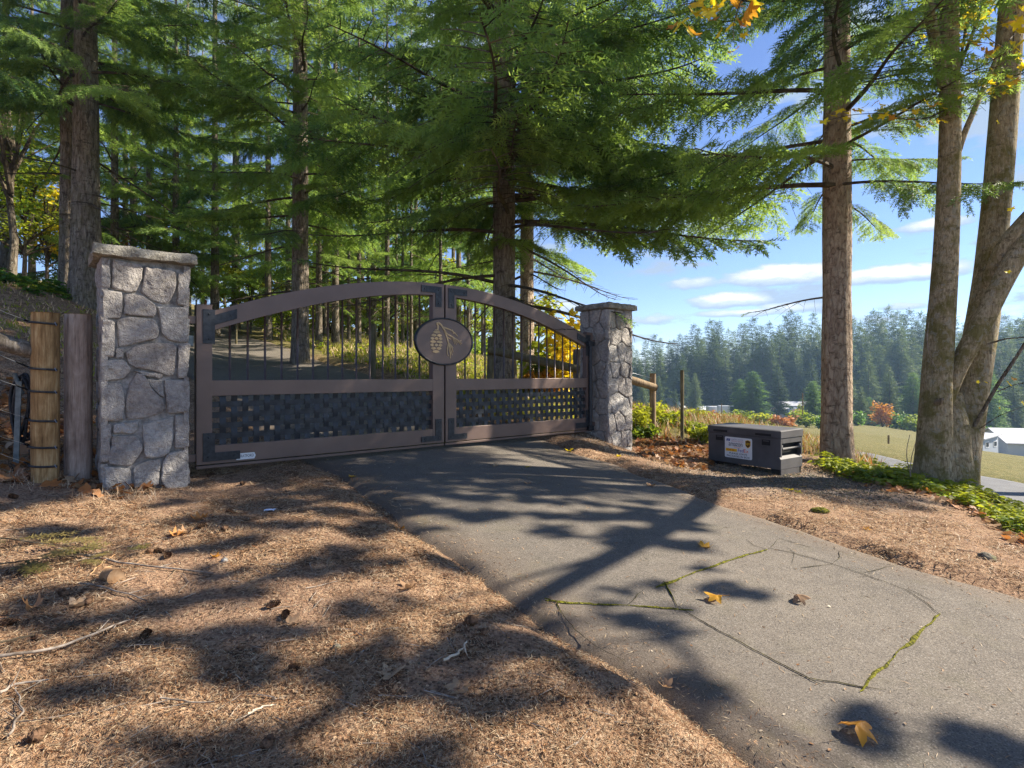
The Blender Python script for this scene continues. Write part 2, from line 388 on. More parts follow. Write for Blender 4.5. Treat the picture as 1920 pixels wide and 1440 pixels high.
def m_asphalt(t):
    P = pos(t)
    n1 = t.noise(P, .9, 4, .6); n2 = t.noise(P, 6, 4, .6); n3 = t.noise(P, 160, 3, .7)
    ag = t.node('ShaderNodeSeparateColor', {0: t.voro(P, 190, out=1)}).outputs[0]
    base = t.ramp(t.math('ADD', t.math('MULTIPLY', n1, .6), t.math('MULTIPLY', n2, .4)), [(.35, (.112, .097, .081)), (.5, (.150, .129, .106)), (.65, (.192, .165, .134))])
    c = t.mix(t.math('MULTIPLY', t.math('GREATER_THAN', ag, .86), .6), base, (.27, .245, .21))
    c = t.mix(t.math('MULTIPLY', t.math('LESS_THAN', ag, .2), .65), c, (.05, .046, .042))
    st = t.noise(P, .45, 3, .6); c = t.mix(t.node('ShaderNodeMapRange', {0: st, 1: .42, 2: .62, 3: 0.0, 4: .35}).outputs[0], c, (.085, .075, .066))
    st2 = t.noise(P, 3.3, 5, .75); c = t.mix(t.node('ShaderNodeMapRange', {0: st2, 1: .58, 2: .7, 3: 0.0, 4: .35}).outputs[0], c, (.22, .195, .165))
    # greenish algae film and a dusting of needles near the edges
    k = t.node('ShaderNodeMapRange', {0: t.noise(P, 2.2, 5, .7), 1: .54, 2: .72}).outputs[0]
    c = t.mix(t.math('MULTIPLY', k, t.math('MULTIPLY_ADD', attr(t, 'edge'), .55, .18)), c, (.10, .095, .035))
    c = t.mix(t.math('MULTIPLY', attr(t, 'edge'), t.math('MULTIPLY', n2, .9)), c, (.15, .10, .062))
    h = t.math('ADD', t.math('MULTIPLY', ag, .5), n3)
    return pbsdf(t, c, .88, h, .55, .006, spec=.25)
mat('driveway_asphalt', m_asphalt)
def m_road(t):
    P = pos(t); n = t.noise(P, 3, 5, .6); n3 = t.noise(P, 60, 3, .7)
    c = t.ramp(t.math('ADD', t.math('MULTIPLY', n, .5), t.math('MULTIPLY', n3, .5)), [(.35, (.085, .088, .095)), (.6, (.15, .152, .158))])
    return pbsdf(t, c, .85, n3, .4, .01)
mat('road_chipseal', m_road)
mat('moss', lambda t: pbsdf(t, t.ramp(t.noise(pos(t), 60, 4, .7), [(.38, (.035, .038, .012)), (.52, (.13, .125, .015)), (.68, (.28, .27, .035))]), .95, t.noise(pos(t), 150, 3), 1, .01, spec=.1))
mat('crack_dark', lambda t: pbsdf(t, t.ramp(t.noise(pos(t), 40, 4, .7), [(.42, (.02, .018, .015)), (.6, (.06, .055, .025)), (.72, (.16, .15, .03))]), .95, spec=.1))

def m_stone(t):
    P = objc(t); r = orand(t)
    n1 = t.noise(P, 5, 5, .65); n2 = t.noise(P, 26, 6, .7); n3 = t.noise(P, 90, 3, .7)
    f = t.math('ADD', t.math('MULTIPLY', n1, .5), t.math('MULTIPLY', n2, .5))
    a = t.ramp(f, [(.33, (.22, .208, .195)), (.5, (.47, .445, .412)), (.66, (.65, .62, .57))])
    b = t.ramp(f, [(.33, (.17, .15, .138)), (.5, (.37, .335, .305)), (.66, (.57, .525, .47))])
    c = t.mix(r, a, b)
    c = t.mix(t.math('MULTIPLY', t.node('ShaderNodeMapRange', {0: t.noise(P, 9, 5, .7), 1: .57, 2: .68}).outputs[0], .55), c, (.30, .27, .21))
    c = t.mix(t.math('MULTIPLY', t.math('GREATER_THAN', n3, .66), .5), c, (.06, .055, .05))
    h = t.math('ADD', t.math('MULTIPLY', n2, 1.0), t.math('ADD', t.math('MULTIPLY', n1, 1.1), t.math('MULTIPLY', n3, .3)))
    return pbsdf(t, c, .92, h, 1.0, .05, spec=.15)
mat('stone', m_stone)
mat('mortar', lambda t: pbsdf(t, t.ramp(t.noise(objc(t), 14, 5, .7), [(.35, (.15, .145, .135)), (.65, (.40, .385, .36))]), .95, t.noise(objc(t), 50, 4, .7), .8, .012, spec=.1))
def m_cap(t):
    P = objc(t); n = t.noise(P, 8, 5, .7); n2 = t.noise(P, 45, 4, .7)
    c = t.ramp(t.math('ADD', t.math('MULTIPLY', n, .6), t.math('MULTIPLY', n2, .4)), [(.36, (.12, .11, .09)), (.52, (.26, .245, .205)), (.66, (.40, .38, .33))])
    return pbsdf(t, c, .95, t.math('ADD', n, n2), .9, .02, spec=.1)
mat('cap_stone', m_cap)
def m_gate(t):
    P = objc(t); n = t.noise(P, 180, 2, .6); n2 = t.noise(P, 2.5, 4, .6)
    c = t.ramp(t.math('ADD', t.math('MULTIPLY', n, .25), t.math('MULTIPLY', n2, .75)), [(.35, (.118, .080, .066)), (.65, (.160, .110, .090))])
    return pbsdf(t, c, .42, n, .12, .002, metal=.25, spec=.5)
mat('bronze_paint', m_gate)
mat('picket_metal', lambda t: pbsdf(t, t.ramp(t.noise(objc(t), 9, 3), [(.4, (.055, .04, .04)), (.6, (.085, .062, .06))]), .38, metal=.3, spec=.5))
mat('black_iron', lambda t: pbsdf(t, t.ramp(t.noise(objc(t), 25, 4, .6), [(.4, (.016, .019, .024)), (.65, (.035, .04, .048))]), .42, t.noise(objc(t), 120, 2), .15, .003, metal=.4, spec=.5))
mat('weave_metal', lambda t: pbsdf(t, t.ramp(t.noise(objc(t), 12, 4, .6), [(.35, (.009, .012, .017)), (.65, (.022, .028, .038))]), .42, t.noise(objc(t), 60, 3), .2, .004, metal=.3, spec=.5))
mat('emblem_gold', lambda t: pbsdf(t, t.ramp(t.noise(objc(t), 20, 3), [(.3, (.40, .28, .14)), (.7, (.55, .40, .22))]), .5, spec=.4))
mat('plate_metal', lambda t: pbsdf(t, (.62, .66, .70), .35, metal=.3))
mat('ink_dark', lambda t: pbsdf(t, (.02, .02, .03), .6))
def wood(name, c0, c1, c2, knots=.5):
    def f(t):
        P = objc(t); Q = t.mapping(P, (14, 14, .9))
        n = t.noise(Q, 2.2, 6, .65, dist=.6); n2 = t.noise(t.mapping(P, (60, 60, 3)), 2, 4, .7)
        n3 = t.noise(P, 3.5, 4, .6)
        pz = t.noise(t.mapping(P, (5, 5, 1.6)), 2.0, 5, .65, dist=1.0)
        c = t.ramp(t.math('ADD', t.math('MULTIPLY', n, .35), t.math('ADD', t.math('MULTIPLY', n2, .2), t.math('ADD', t.math('MULTIPLY', n3, .15), t.math('MULTIPLY', pz, .30)))), [(.39, c0), (.5, c1), (.60, c2)])
        return pbsdf(t, c, .8, t.math('ADD', n, n2), .6, .008, spec=.2)
    return mat(name, f)
wood('golden_wood', (.10, .052, .020), (.30, .185, .078), (.50, .36, .18))
wood('grey_wood', (.14, .105, .083), (.36, .285, .235), (.52, .435, .37))
wood('dark_rail_wood', (.045, .038, .03), (.12, .10, .075), (.26, .23, .19))
wood('fence_wood', (.09, .062, .035), (.22, .155, .09), (.36, .27, .17))
wood('olive_post_wood', (.06, .05, .025), (.13, .11, .06), (.22, .19, .11))
def bark(name, c0, c1, c2, moss=.0, sc_=(7, 7, 1.7), bd=.05, fw=.30, vw=.38):
    def f(t):
        P = objc(t); Q = t.mapping(P, sc_)
        n0 = t.noise(t.mapping(P, (sc_[0], sc_[1], sc_[2] * .62)), 1.5, 5, .62, dist=.8); v = t.math('MULTIPLY', t.math('ABSOLUTE', t.math('SUBTRACT', n0, .5)), 4.2)
        wob = t.node('ShaderNodeTexNoise', {'Vector': Q, 'Scale': 2.2, 'Detail': 4.0}).outputs[1]
        Q2 = t.mix(.30, Q, wob, 'LINEAR_LIGHT'); v2 = t.math('MULTIPLY', t.math('MINIMUM', t.voro(Q2, 1.7, feature='DISTANCE_TO_EDGE'), .16), 6.2)
        v = t.math('ADD', t.math('MULTIPLY', v, 1.0 - vw), t.math('MULTIPLY', v2, vw))
        fl = t.voro(Q2, 3.6, out=1); flk = t.node('ShaderNodeSeparateColor', {0: fl}).outputs[0]
        n = t.noise(Q, 4.0, 6, .7, dist=1.2); n2 = t.noise(P, 45, 4, .7)
        h = t.math('ADD', t.math('MULTIPLY', t.math('MINIMUM', v, 1.0), .85), t.math('ADD', t.math('MULTIPLY', n, .55), t.math('ADD', t.math('MULTIPLY', n2, .35), t.math('MULTIPLY', flk, fw))))
        c = t.ramp(t.math('MULTIPLY', h, .62), [(.22, c0), (.46, c1), (.82, c2)])
        ng = t.noise(P, 2.6, 5, .7)
        dk = t.noise(t.mapping(P, (3, 3, 6)), 2.2, 4, .7); c = t.mix(t.node('ShaderNodeMapRange', {0: dk, 1: .56, 2: .66, 3: 0.0, 4: .7}).outputs[0], c, c0)
        if moss: c = t.mix(t.math('MULTIPLY', t.node('ShaderNodeMapRange', {0: ng, 1: .46, 2: .60}).outputs[0], moss), c, (.15, .135, .035))
        lich = t.math('MULTIPLY', t.math('GREATER_THAN', t.noise(P, 9, 4, .7), .64 if moss < .5 else .58), .55)
        c = t.mix(lich, c, (.34, .33, .27))
        return pbsdf(t, c, .95, h, 1.0, bd, spec=.1)
    return mat(name, f)
bark('fir_bark', (.040, .031, .024), (.17, .138, .108), (.36, .305, .245), .25)
bark('fir_bark_red', (.065, .045, .032), (.33, .24, .175), (.56, .45, .34), .10, (7, 7, 2.6), .05, .42)
bark('maple_bark', (.07, .055, .03), (.30, .24, .145), (.52, .44, .30), .8, (15, 15, 4.5), .022, .5, .15)
bark('thin_bark', (.04, .03, .022), (.13, .105, .08), (.29, .25, .2), .15)
mat('twig', lambda t: pbsdf(t, t.ramp(t.noise(objc(t), 8, 4), [(.35, (.035, .026, .018)), (.6, (.10, .08, .055)), (.75, (.17, .15, .10))]), .9, spec=.1))
mat('grey_twig', lambda t: pbsdf(t, t.ramp(t.noise(pos(t), 20, 4), [(.35, (.12, .095, .075)), (.65, (.36, .31, .26))]), .9, spec=.1))

def leafmat(name, dark, mid, light, trans, tw=.38, scale=2.0, rs=.45):
    """thin leaf: diffuse with light coming through; colour varies with place and object"""
    def f(t):
        P = pos(t); n = t.noise(P, scale, 3, .6); n2 = t.noise(P, 23, 2, .6)
        v = t.math('ADD', t.math('MULTIPLY', n, .5), t.math('ADD', t.math('MULTIPLY', n2, .3), t.math('MULTIPLY_ADD', orand(t), rs, -.05)))
        c = t.ramp(v, [(.32, dark), (.52, mid), (.78, light)])
        d = pbsdf(t, c, .55, spec=.25)
        tc = t.mix(.65, c, (*trans, 1))
        tr = t.node('ShaderNodeBsdfTranslucent', {'Color': tc}).outputs[0]
        return t.node('ShaderNodeMixShader', {0: tw, 1: d, 2: tr}).outputs[0]
    return mat(name, f)
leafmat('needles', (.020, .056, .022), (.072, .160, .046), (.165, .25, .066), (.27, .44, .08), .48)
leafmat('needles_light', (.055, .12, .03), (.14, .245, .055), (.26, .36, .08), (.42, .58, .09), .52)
leafmat('needles_far', (.014, .036, .018), (.055, .10, .036), (.17, .22, .08), (.22, .3, .07), .30, .05)
leafmat('needles_olive', (.07, .07, .02), (.13, .115, .035), (.2, .16, .06), (.25, .2, .05), .3)
leafmat('leaf_yellow', (.55, .36, .012), (.72, .54, .02), (.80, .68, .05), (.90, .70, .02), .45, 6)
leafmat('leaf_orange', (.40, .15, .02), (.58, .28, .03), (.68, .42, .06), (.7, .35, .03), .4, 6)
leafmat('leaf_brown', (.15, .065, .028), (.30, .145, .065), (.44, .26, .13), (.4, .2, .07), .25, 6)
leafmat('leaf_tan', (.26, .15, .08), (.40, .26, .15), (.5, .36, .23), (.45, .28, .14), .25, 6)
leafmat('leaf_green', (.05, .11, .012), (.12, .20, .018), (.24, .30, .03), (.40, .48, .03), .48, 3)
leafmat('leaf_lime', (.10, .16, .012), (.22, .27, .02), (.36, .38, .035), (.5, .52, .03), .48, 3)
leafmat('leaf_ivy', (.03, .085, .018), (.075, .17, .03), (.15, .27, .045), (.22, .4, .04), .42, 2)
leafmat('leaf_rust', (.22, .075, .02), (.38, .15, .045), (.5, .24, .08), (.5, .2, .05), .35, 5)
leafmat('grass_blade', (.10, .105, .022), (.21, .20, .045), (.34, .30, .09), (.4, .4, .06), .4, 3)
leafmat('straw', (.32, .19, .10), (.54, .36, .215), (.72, .54, .36), (.45, .3, .15), .2, 9)
leafmat('straw_pale', (.45, .34, .21), (.66, .54, .38), (.78, .68, .52), (.5, .38, .24), .25, 9)
mat('cone_brown', lambda t: pbsdf(t, t.ramp(t.noise(objc(t), 40, 3), [(.4, (.06, .035, .02)), (.6, (.17, .10, .06))]), .85, spec=.1))
mat('box_paint', lambda t: pbsdf(t, t.ramp(t.noise(objc(t), 3, 4, .6), [(.35, (.055, .052, .052)), (.65, (.085, .080, .080))]), .62, t.noise(objc(t), 320, 2), .25, .002, spec=.45))
mat('box_black', lambda t: pbsdf(t, (.008, .008, .008), .6))
for nm, c in (('sign_white', (.72, .71, .69)), ('sign_black', (.015, .015, .018)), ('sign_blue', (.01, .045, .22)), ('sign_purple', (.07, .018, .24)), ('sign_orange', (.75, .13, .01)),
              ('sign_yellow', (.80, .48, .01)), ('sign_red', (.60, .02, .03)), ('sign_brown', (.09, .035, .012)), ('sign_grey', (.30, .27, .36)), ('sign_pink', (.55, .25, .27))):
    mat(nm, lambda t, c=c: pbsdf(t, c, .4))
mat('rubber', lambda t: pbsdf(t, t.ramp(t.noise(objc(t), 20, 3), [(.4, (.012, .013, .016)), (.7, (.035, .038, .045))]), .5))
mat('wire_steel', lambda t: pbsdf(t, (.38, .40, .43), .4, metal=.7))
mat('stake_steel', lambda t: pbsdf(t, t.ramp(t.noise(objc(t), 14, 4), [(.4, (.11, .14, .15)), (.65, (.2, .24, .25))]), .55, metal=.3))
mat('white_metal', lambda t: pbsdf(t, t.ramp(t.noise(objc(t), .8, 3), [(.3, (.62, .64, .66)), (.7, (.75, .76, .77))]), .4))
mat('siding_blue', lambda t: pbsdf(t, (.36, .40, .46), .7))
mat('siding_grey', lambda t: pbsdf(t, (.50, .52, .53), .7))
mat('roof_metal', lambda t: pbsdf(t, (.55, .55, .57), .45))
mat('trim_white', lambda t: pbsdf(t, (.8, .8, .8), .6))
mat('window_dark', lambda t: pbsdf(t, (.03, .035, .045), .12, spec=.6))
mat('bay_shade', lambda t: pbsdf(t, (.05, .05, .06), .7))
mat('rock', lambda t: pbsdf(t, t.ramp(t.noise(objc(t), 9, 5, .7), [(.35, (.07, .06, .045)), (.52, (.17, .15, .115)), (.66, (.12, .12, .035))]), .95, t.noise(objc(t), 25, 4, .7), .8, .015))
mat('paper', lambda t: pbsdf(t, (.72, .74, .82), .8))
mat('cutwood', lambda t: pbsdf(t, t.ramp(t.noise(objc(t), 25, 3), [(.4, (.30, .17, .08)), (.65, (.45, .29, .16))]), .85))
mat('dark_red', lambda t: pbsdf(t, (.22, .03, .03), .4))
mat('stake_orange', lambda t: pbsdf(t, (.7, .22, .08), .6))

# ---------------------------------------------------------------- ground, driveway, road
def build_ground():
    na = 760; rs = np.concatenate([[0.0], np.geomspace(.5, 600, 310)])
    # finer towards the view
    u = np.linspace(-PI, PI, na, endpoint=False); th = u - .62 * np.sin(u)      # denser round +Y
    A, R = np.meshgrid(th, rs[1:]); x = (np.sin(A) * R).ravel(); y = (np.cos(A) * R).ravel()
    x = np.concatenate([[0], x]); y = np.concatenate([[0], y])
    z, s = ground_z(x, y, True)
    mb = MB(); nr = len(rs) - 1
    i = np.arange(nr - 1)[:, None] * na; j = np.arange(na)[None]; k = (j + 1) % na
    Q = 1 + np.stack([i + j, i + na + j, i + na + k, i + k], -1).reshape(-1, 4)
    mb.add(np.stack([x, y, z], 1), Q[:, ::-1]); T0 = np.stack([0 * j[0], 1 + j[0], 1 + k[0]], 1); mb.P.append((T0[:, ::-1], 0))
    o = mb.obj('ground', M['duff_ground'], smooth=True); o['kind'] = 'structure'
    me = o.data
    def fa(name, v):
        a = me.attributes.new(name, 'FLOAT', 'POINT'); a.data.foreach_set('value', np.clip(v, 0, 1).astype(np.float32))
    nz = fbm(x * 1.5, y * 1.5, 44, 3)
    bx, by = 3.6, 8.2
    fa('soil', (-.045 - fbm(x * 2.5, y * 2.5, 71, 3)) / .09)
    fa('gravel', 1.25 - np.hypot((x - 4.0) / 1.5, (y - 7.6) / 1.3) * .9 + nz * 1.2)
    fa('field', np.where(x > -2, np.clip((np.hypot(x - 0, y) - 15.5 + nz * 2) / 3, 0, 1) * np.clip((x - .13 * y + 1) / 3, 0, 1), 0) + np.clip((x - 13.4) / .5, 0, 1))
    fa('woodfloor', np.clip((y + x * .9 - 10.2 + nz * 1.5) / 1.5, 0, 1) * np.clip((y - 10.2) / 1.0, 0, 1) * .9)
build_ground()

def strip(name, L, R, lift, mat_, nl=22, over=.10, crown=.0):
    n = len(L); t = np.linspace(0, 1, nl)
    Wd = np.linalg.norm(R - L, axis=1)[:, None]
    tt = t[None] * (1 + 2 * over / Wd) - over / Wd
    P = L[:, None] * (1 - tt[..., None]) + R[:, None] * tt[..., None]
    x = P[..., 0].ravel(); y = P[..., 1].ravel()
    z = G(x, y) + lift + fbm(x * .8, y * .8, 61, 2) * .02
    e = np.minimum(tt, 1 - tt) * Wd
    z = z.reshape(n, nl) - np.clip(.04 - e, 0, .2) * .8
    mb = MB(); i = np.arange(n - 1)[:, None] * nl; j = np.arange(nl - 1)[None]
    Q = np.stack([i + j, i + j + 1, i + nl + j + 1, i + nl + j], -1).reshape(-1, 4)
    mb.add(np.stack([x, y, z.ravel()], 1), Q)
    me = mb.mesh(name, mat_, True)
    a = me.attributes.new('edge', 'FLOAT', 'POINT'); a.data.foreach_set('value', np.clip(1 - e / .45, 0, 1).astype(np.float32).ravel())
    o = link(name, me); o['kind'] = 'structure'
    return o
drive = strip('driveway', DL, DR, .012, M['driveway_asphalt'], 30)
# normals up
strip('road', RL, RR, .012, M['road_chipseal'], 14)
def dz(x, y): return G(x, y) + .012 + fbm(np.asarray(x) * .8, np.asarray(y) * .8, 61, 2) * .02
def crack(pxs, wd, moss, seed):
    P = ray_hit(pxs)[:, :2]; n = max(6, int(np.linalg.norm(np.diff(P, axis=0), axis=1).sum() / .025)); P = resample(P, n)
    T = np.gradient(P, axis=0); T /= np.linalg.norm(T, axis=1)[:, None] + 1e-9; N = np.stack([-T[:, 1], T[:, 0]], 1)
    k = np.arange(n); P = P + N * (fbm(k * .16, 0 * k, seed)[:, None] * .022 + fbm(k * .9, 0 * k, seed + 9)[:, None] * .012)
    wl = wd * (.12 + 1.5 * vn(k * .22, 0 * k, seed + 1) ** 1.5) * np.clip(np.minimum(k, n - 1 - k) / 4 + .15, 0, 1)
    wr = wd * (.12 + 1.5 * vn(k * .22, 0 * k, seed + 2) ** 1.5) * np.clip(np.minimum(k, n - 1 - k) / 4 + .15, 0, 1)
    rows = []
    for off, h in ((1, .0045), (.45, .006), (0, .006), (-.45, .006), (-1, .0045)):
        q = P + N * (off * (wl if off > 0 else wr))[:, None]
        hh = h + (.007 * vn(k * .8, off * 7 + 0 * k, seed + 5) * (1 - abs(off)) if moss else 0)
        rows.append(np.stack([q[:, 0], q[:, 1], dz(q[:, 0], q[:, 1]) + hh], 1))
    V = np.stack(rows, 1).reshape(-1, 3); i = np.arange(n - 1)[:, None] * 5; j = np.arange(4)[None]
    mb = MB(); mb.add(V, np.stack([i + j + 1, i + j, i + 5 + j, i + 5 + j + 1], -1).reshape(-1, 4))
    mb.obj('moss_seam' if moss else 'crack', M['moss'] if moss else M['crack_dark'], drive, True)
for k, (pl, wd, ms) in enumerate([
    ([(1022, 1132), (1100, 1137), (1200, 1142), (1300, 1149)], .014, True),
    ([(1232, 1107), (1250, 1097), (1300, 1078), (1350, 1060), (1400, 1044), (1440, 1034)], .018, True),
    ([(1245, 1095), (1262, 1125), (1272, 1146)], .014, True),
    ([(1270, 1141), (1330, 1176), (1400, 1215), (1470, 1253), (1545, 1293)], .009, False),
    ([(1485, 1272), (1540, 1283), (1615, 1294), (1662, 1300)], .008, False),
    ([(1612, 1304), (1650, 1265), (1690, 1225), (1730, 1185), (1764, 1157)], .018, True),
    ([(1764, 1160), (1735, 1135), (1700, 1112), (1600, 1076), (1555, 1060), (1480, 1038), (1440, 1031)], .008, False),
    ([(1440, 1034), (1415, 1026), (1400, 1014)], .005, False), ([(1572, 1036), (1574, 1050), (1560, 1062), (1500, 1069)], .007, False),
    ([(1478, 1030), (1490, 1040), (1484, 1060)], .005, False), ([(1440, 1033), (1460, 1012), (1520, 1030)], .005, False),
    ([(1620, 1080), (1660, 1068), (1690, 1064)], .005, False), ([(1700, 1110), (1720, 1118), (1745, 1132)], .008, False),
    ([(1050, 1152), (1075, 1185), (1110, 1215), (1165, 1245)], .009, False),
    ([(1020, 1128), (1045, 1135), (1053, 1158)], .009, True), ([(1178, 1140), (1195, 1120), (1210, 1108)], .005, False)]):
    crack(pl, wd * (.62 if ms else .5), ms, 100 + k * 7)

# ---------------------------------------------------------------- gate plane
GX0, GY0, EX, EY = -3.30, 5.778, .766, .643
_q = math.hypot(EX, EY); EX /= _q; EY /= _q
GA = math.atan2(EY, EX)
NB = np.array([EY, -EX])        # towards the road (front)
def guv(px, py):
    k = (px - 960) / F; s = (k * GY0 - GX0) / (EX - k * EY); Y = GY0 + s * EY
    return s, C + (HZ - py) * Y / F
def gp(s, off=0.0):             # world xy; off > 0 towards the road
    return GX0 + s * EX + NB[0] * off, GY0 + s * EY + NB[1] * off
S1 = 3.05; S2 = 6.10
outer = [guv(*q) for q in ((395.5, 584.7), (451, 568), (520.5, 551), (590, 540), (673, 531), (756.6, 528.6), (826, 533), (860, 538), (918, 551.5), (971, 567), (1024, 590), (1063.5, 611), (1088, 625))]
inner = [guv(*q) for q in ((397, 619.4), (493, 591.7), (551, 576), (634, 561), (687, 555.5), (756.6, 552), (804, 553.6), (847, 558), (879, 565), (918, 575), (971, 591), (1024, 616), (1063.5, 636))]
def fit(pts):
    r = np.array([abs(s - S1) for s, z in pts]); z = np.array([q[1] for q in pts])
    return np.linalg.lstsq(np.stack([np.ones_like(r), r ** 2, r ** 4], 1), z, rcond=None)[0]
ko = fit(outer); ki = fit(inner)
def zo(s): r = abs(s - S1); return ko[0] + ko[1] * r ** 2 + ko[2] * r ** 4
def zi(s): r = abs(s - S1); return ki[0] + ki[1] * r ** 2 + ki[2] * r ** 4
def zavg(*q): return sum(guv(*a)[1] for a in q) / len(q)
Z_MT = zavg((398, 713.5), (805, 710.5), (850, 711), (1088, 708)); Z_MB = zavg((398, 743), (805, 733), (850, 732), (1090, 726.5))
Z_BT = zavg((398, 834.7), (809, 804), (851, 801), (1088, 784)); Z_BB = zavg((366, 871), (827, 829), (835, 829)); Z_TB = zavg((366, 879), (827, 835), (832, 835))
SH = guv(396, 700)[0]; SM = guv(808, 650)[0]
print('gate', Z_MT, Z_MB, Z_BT, Z_BB, Z_TB, SH, SM, zo(0), zo(S1), zi(.3), zi(S1), ko, ki)
GZ0 = Z_TB
def bolt_mesh():
    mb = MB(); pts = []
    n = 8
    for r, y in ((.011, 0), (.011, -.004), (.006, -.008)):
        pts += [(r * math.cos(a * 2 * PI / n), y, r * math.sin(a * 2 * PI / n)) for a in range(n)]
    fs = [(i, (i + 1) % n, n + (i + 1) % n, n + i) for i in range(n)] + [(n + i, n + (i + 1) % n, 2 * n + (i + 1) % n, 2 * n + i) for i in range(n)] + [tuple(range(2 * n, 3 * n))]
    mb.poly(pts, fs); return mb.mesh('bolt', M['black_iron'])
BOLT = bolt_mesh()
def leaf(side):
    """one gate leaf; local x runs from the hinge edge to the meeting edge (x = s), built on the gate line"""
    left = side < 0
    r = empty('driveway_gate', (*gp(0 if left else S2), GZ0), 'bronze arched driveway gate leaf with the oval pine cone medallion' if left else 'bronze arched gate leaf hinged beside the narrower sunlit stone pillar',
              'gate', 'two leaves of the driveway gate', GA)
    ox = 0 if left else S2
    f = (lambda s: s) if left else (lambda s: 2 * S1 - s - ox)     # mirror for the right leaf: s measured from its own hinge
    fx = (lambda s: s - ox) if left else f
    br, ir = M['bronze_paint'], M['black_iron']
    def prism(name, poly, y0, y1, m, parent=r, bevel=.004):
        mb = MB(); mb.prism([(fx(s), z - GZ0) for s, z in poly], y0, y1); return mb.obj(name, m, parent, bevel=bevel)
    e1 = S1 - .012
    prism('hinge_stile', [(0, Z_BB), (SH, Z_BB), (SH, zo(SH) - .02), (SH, guv(395, 572)[1]), (0, guv(378, 572)[1])], -.050, .050, br)
    prism('meeting_stile', [(SM, Z_BB), (e1, Z_BB), (e1, zo(S1)), (SM, zo(SM))], -.050, .050, br)
    for nm, a, b in (('mid_rail', Z_MB, Z_MT), ('bottom_rail', Z_BB, Z_BT)):
        prism(nm, [(SH - .01, a), (SM + .01, a), (SM + .01, b), (SH - .01, b)], -.046, .046, br)
    prism('lower_trim', [(0, Z_TB), (e1, Z_TB), (e1, Z_BB - .012), (0, Z_BB - .012)], -.040, .040, br)
    ss = np.linspace(SH - .01, SM + .01, 30)
    prism('arched_top_rail', [(s, zo(s)) for s in ss] + [(s, zi(s)) for s in ss[::-1]], -.047, .047, br)
    # pickets
    for k in range(14):
        s = SH + (SM - SH) * (k + 1) / 15
        mb = MB(); mb.tube([(0, 0, Z_MT - .01 - GZ0), (0, 0, zi(s) + .015 - GZ0)], .0125, 8)
        mb.obj('picket', M['picket_metal'], r, True, loc=(fx(s), 0, 0))
    # woven straps
    pit = (Z_MB - Z_BT) / 4.62; z0 = Z_BT + pit * .81; nv = int((SM - SH) / pit); s0 = SH + ((SM - SH) - (nv - 1) * pit) / 2
    A = .005; wd = pit * .55 / 2; th = .0025
    def strap(n, pitch, L0, L1, phase, vertical):
        tt = np.linspace(L0, L1, n); y = A * np.cos(PI * tt / pitch + phase)
        mb = MB(); V = []
        for t_, yy in zip(tt, y):
            for a, b in ((-wd, -th), (wd, -th), (wd, th), (-wd, th)):
                V.append((a, yy + b, t_) if vertical else (t_, yy + b, a))
        Q = [(i * 4 + a, i * 4 + (a + 1) % 4, i * 4 + 4 + (a + 1) % 4, i * 4 + 4 + a) for i in range(n - 1) for a in range(4)]
        mb.poly(V, Q); return mb.mesh('woven_strap', M['weave_metal'])
    vm = [strap(29, pit, Z_BT - z0 - .01, Z_MB - z0 + .01, ph, True) for ph in (0, PI)]
    for i in range(nv):
        link('upright_strap', vm[i % 2], r, (fx(s0 + i * pit), 0, z0 - GZ0))
    hm = [strap(nv * 6, pit, SH - s0 - .01, SM - s0 + .01, ph, False) for ph in (PI, 0)]
    for j in range(4):
        o = link('cross_strap', hm[j % 2], r, (fx(s0), 0, z0 + j * pit - GZ0))
        if not left: o.scale = (-1, 1, 1)
    # corner brackets with bolts
    def bracket(poly, bolts):
        b = prism('corner_bracket', poly, -.058, -.0505, ir, bevel=.002)
        for s, z in bolts: link('bolt', BOLT, b, (fx(s), -.058, z - GZ0))
    wv = .115
    a0 = .06; zt = guv(378, 572)[1] - .045
    sl = (zo(.55) - zo(.25)) / .30
    zc = lambda s: (zo(.45) + zi(.45)) / 2 + sl * (s - .45)
    bracket([(a0, zt), (a0 + wv, zt), (a0 + wv, zc(a0 + wv) + .055), (a0 + .33, zc(a0 + .33) + .055), (a0 + .33, zc(a0 + .33) - .05), (a0 + wv, zc(a0 + wv) - .05), (a0 + wv, zt - .36), (a0, zt - .36)],
            [(a0 + wv / 2, zt - .05), (a0 + wv / 2, zt - .31), (a0 + .27, zc(a0 + .27))])
    zb = Z_BB + .03
    bracket([(a0, zb), (a0 + .36, zb), (a0 + .36, zb + .09), (a0 + wv, zb + .09), (a0 + wv, zb + .30), (a0, zb + .30)], [(a0 + .05, zb + .045), (a0 + .30, zb + .045), (a0 + .055, zb + .25)])
    a1 = S1 - .055
    bracket([(a1, zb), (a1 - .32, zb), (a1 - .32, zb + .075), (a1 - .10, zb + .075), (a1 - .10, zb + .30), (a1, zb + .30)], [(a1 - .05, zb + .04), (a1 - .27, zb + .04), (a1 - .05, zb + .25)])
    zt = zo(S1) - .045
    bracket([(a1, zt), (a1 - .32, zt), (a1 - .32, zt - .09), (a1 - .10, zt - .09), (a1 - .10, zt - .28), (a1, zt - .28)], [(a1 - .05, zt - .045), (a1 - .27, zt - .045), (a1 - .05, zt - .23)])
    # hinge arms to the pillar
    for z in (guv(378, 600)[1], Z_BB + .08):
        mb = MB(); mb.box(fx(-.13) if left else fx(-.13), fx(.005), -.03, .03, z - GZ0 - .045, z - GZ0 + .035); mb.obj('hinge_arm', br, r, bevel=.003)
    return r, fx, prism
gl, fxl, prl = leaf(-1)
gr_, fxr, prr = leaf(1)
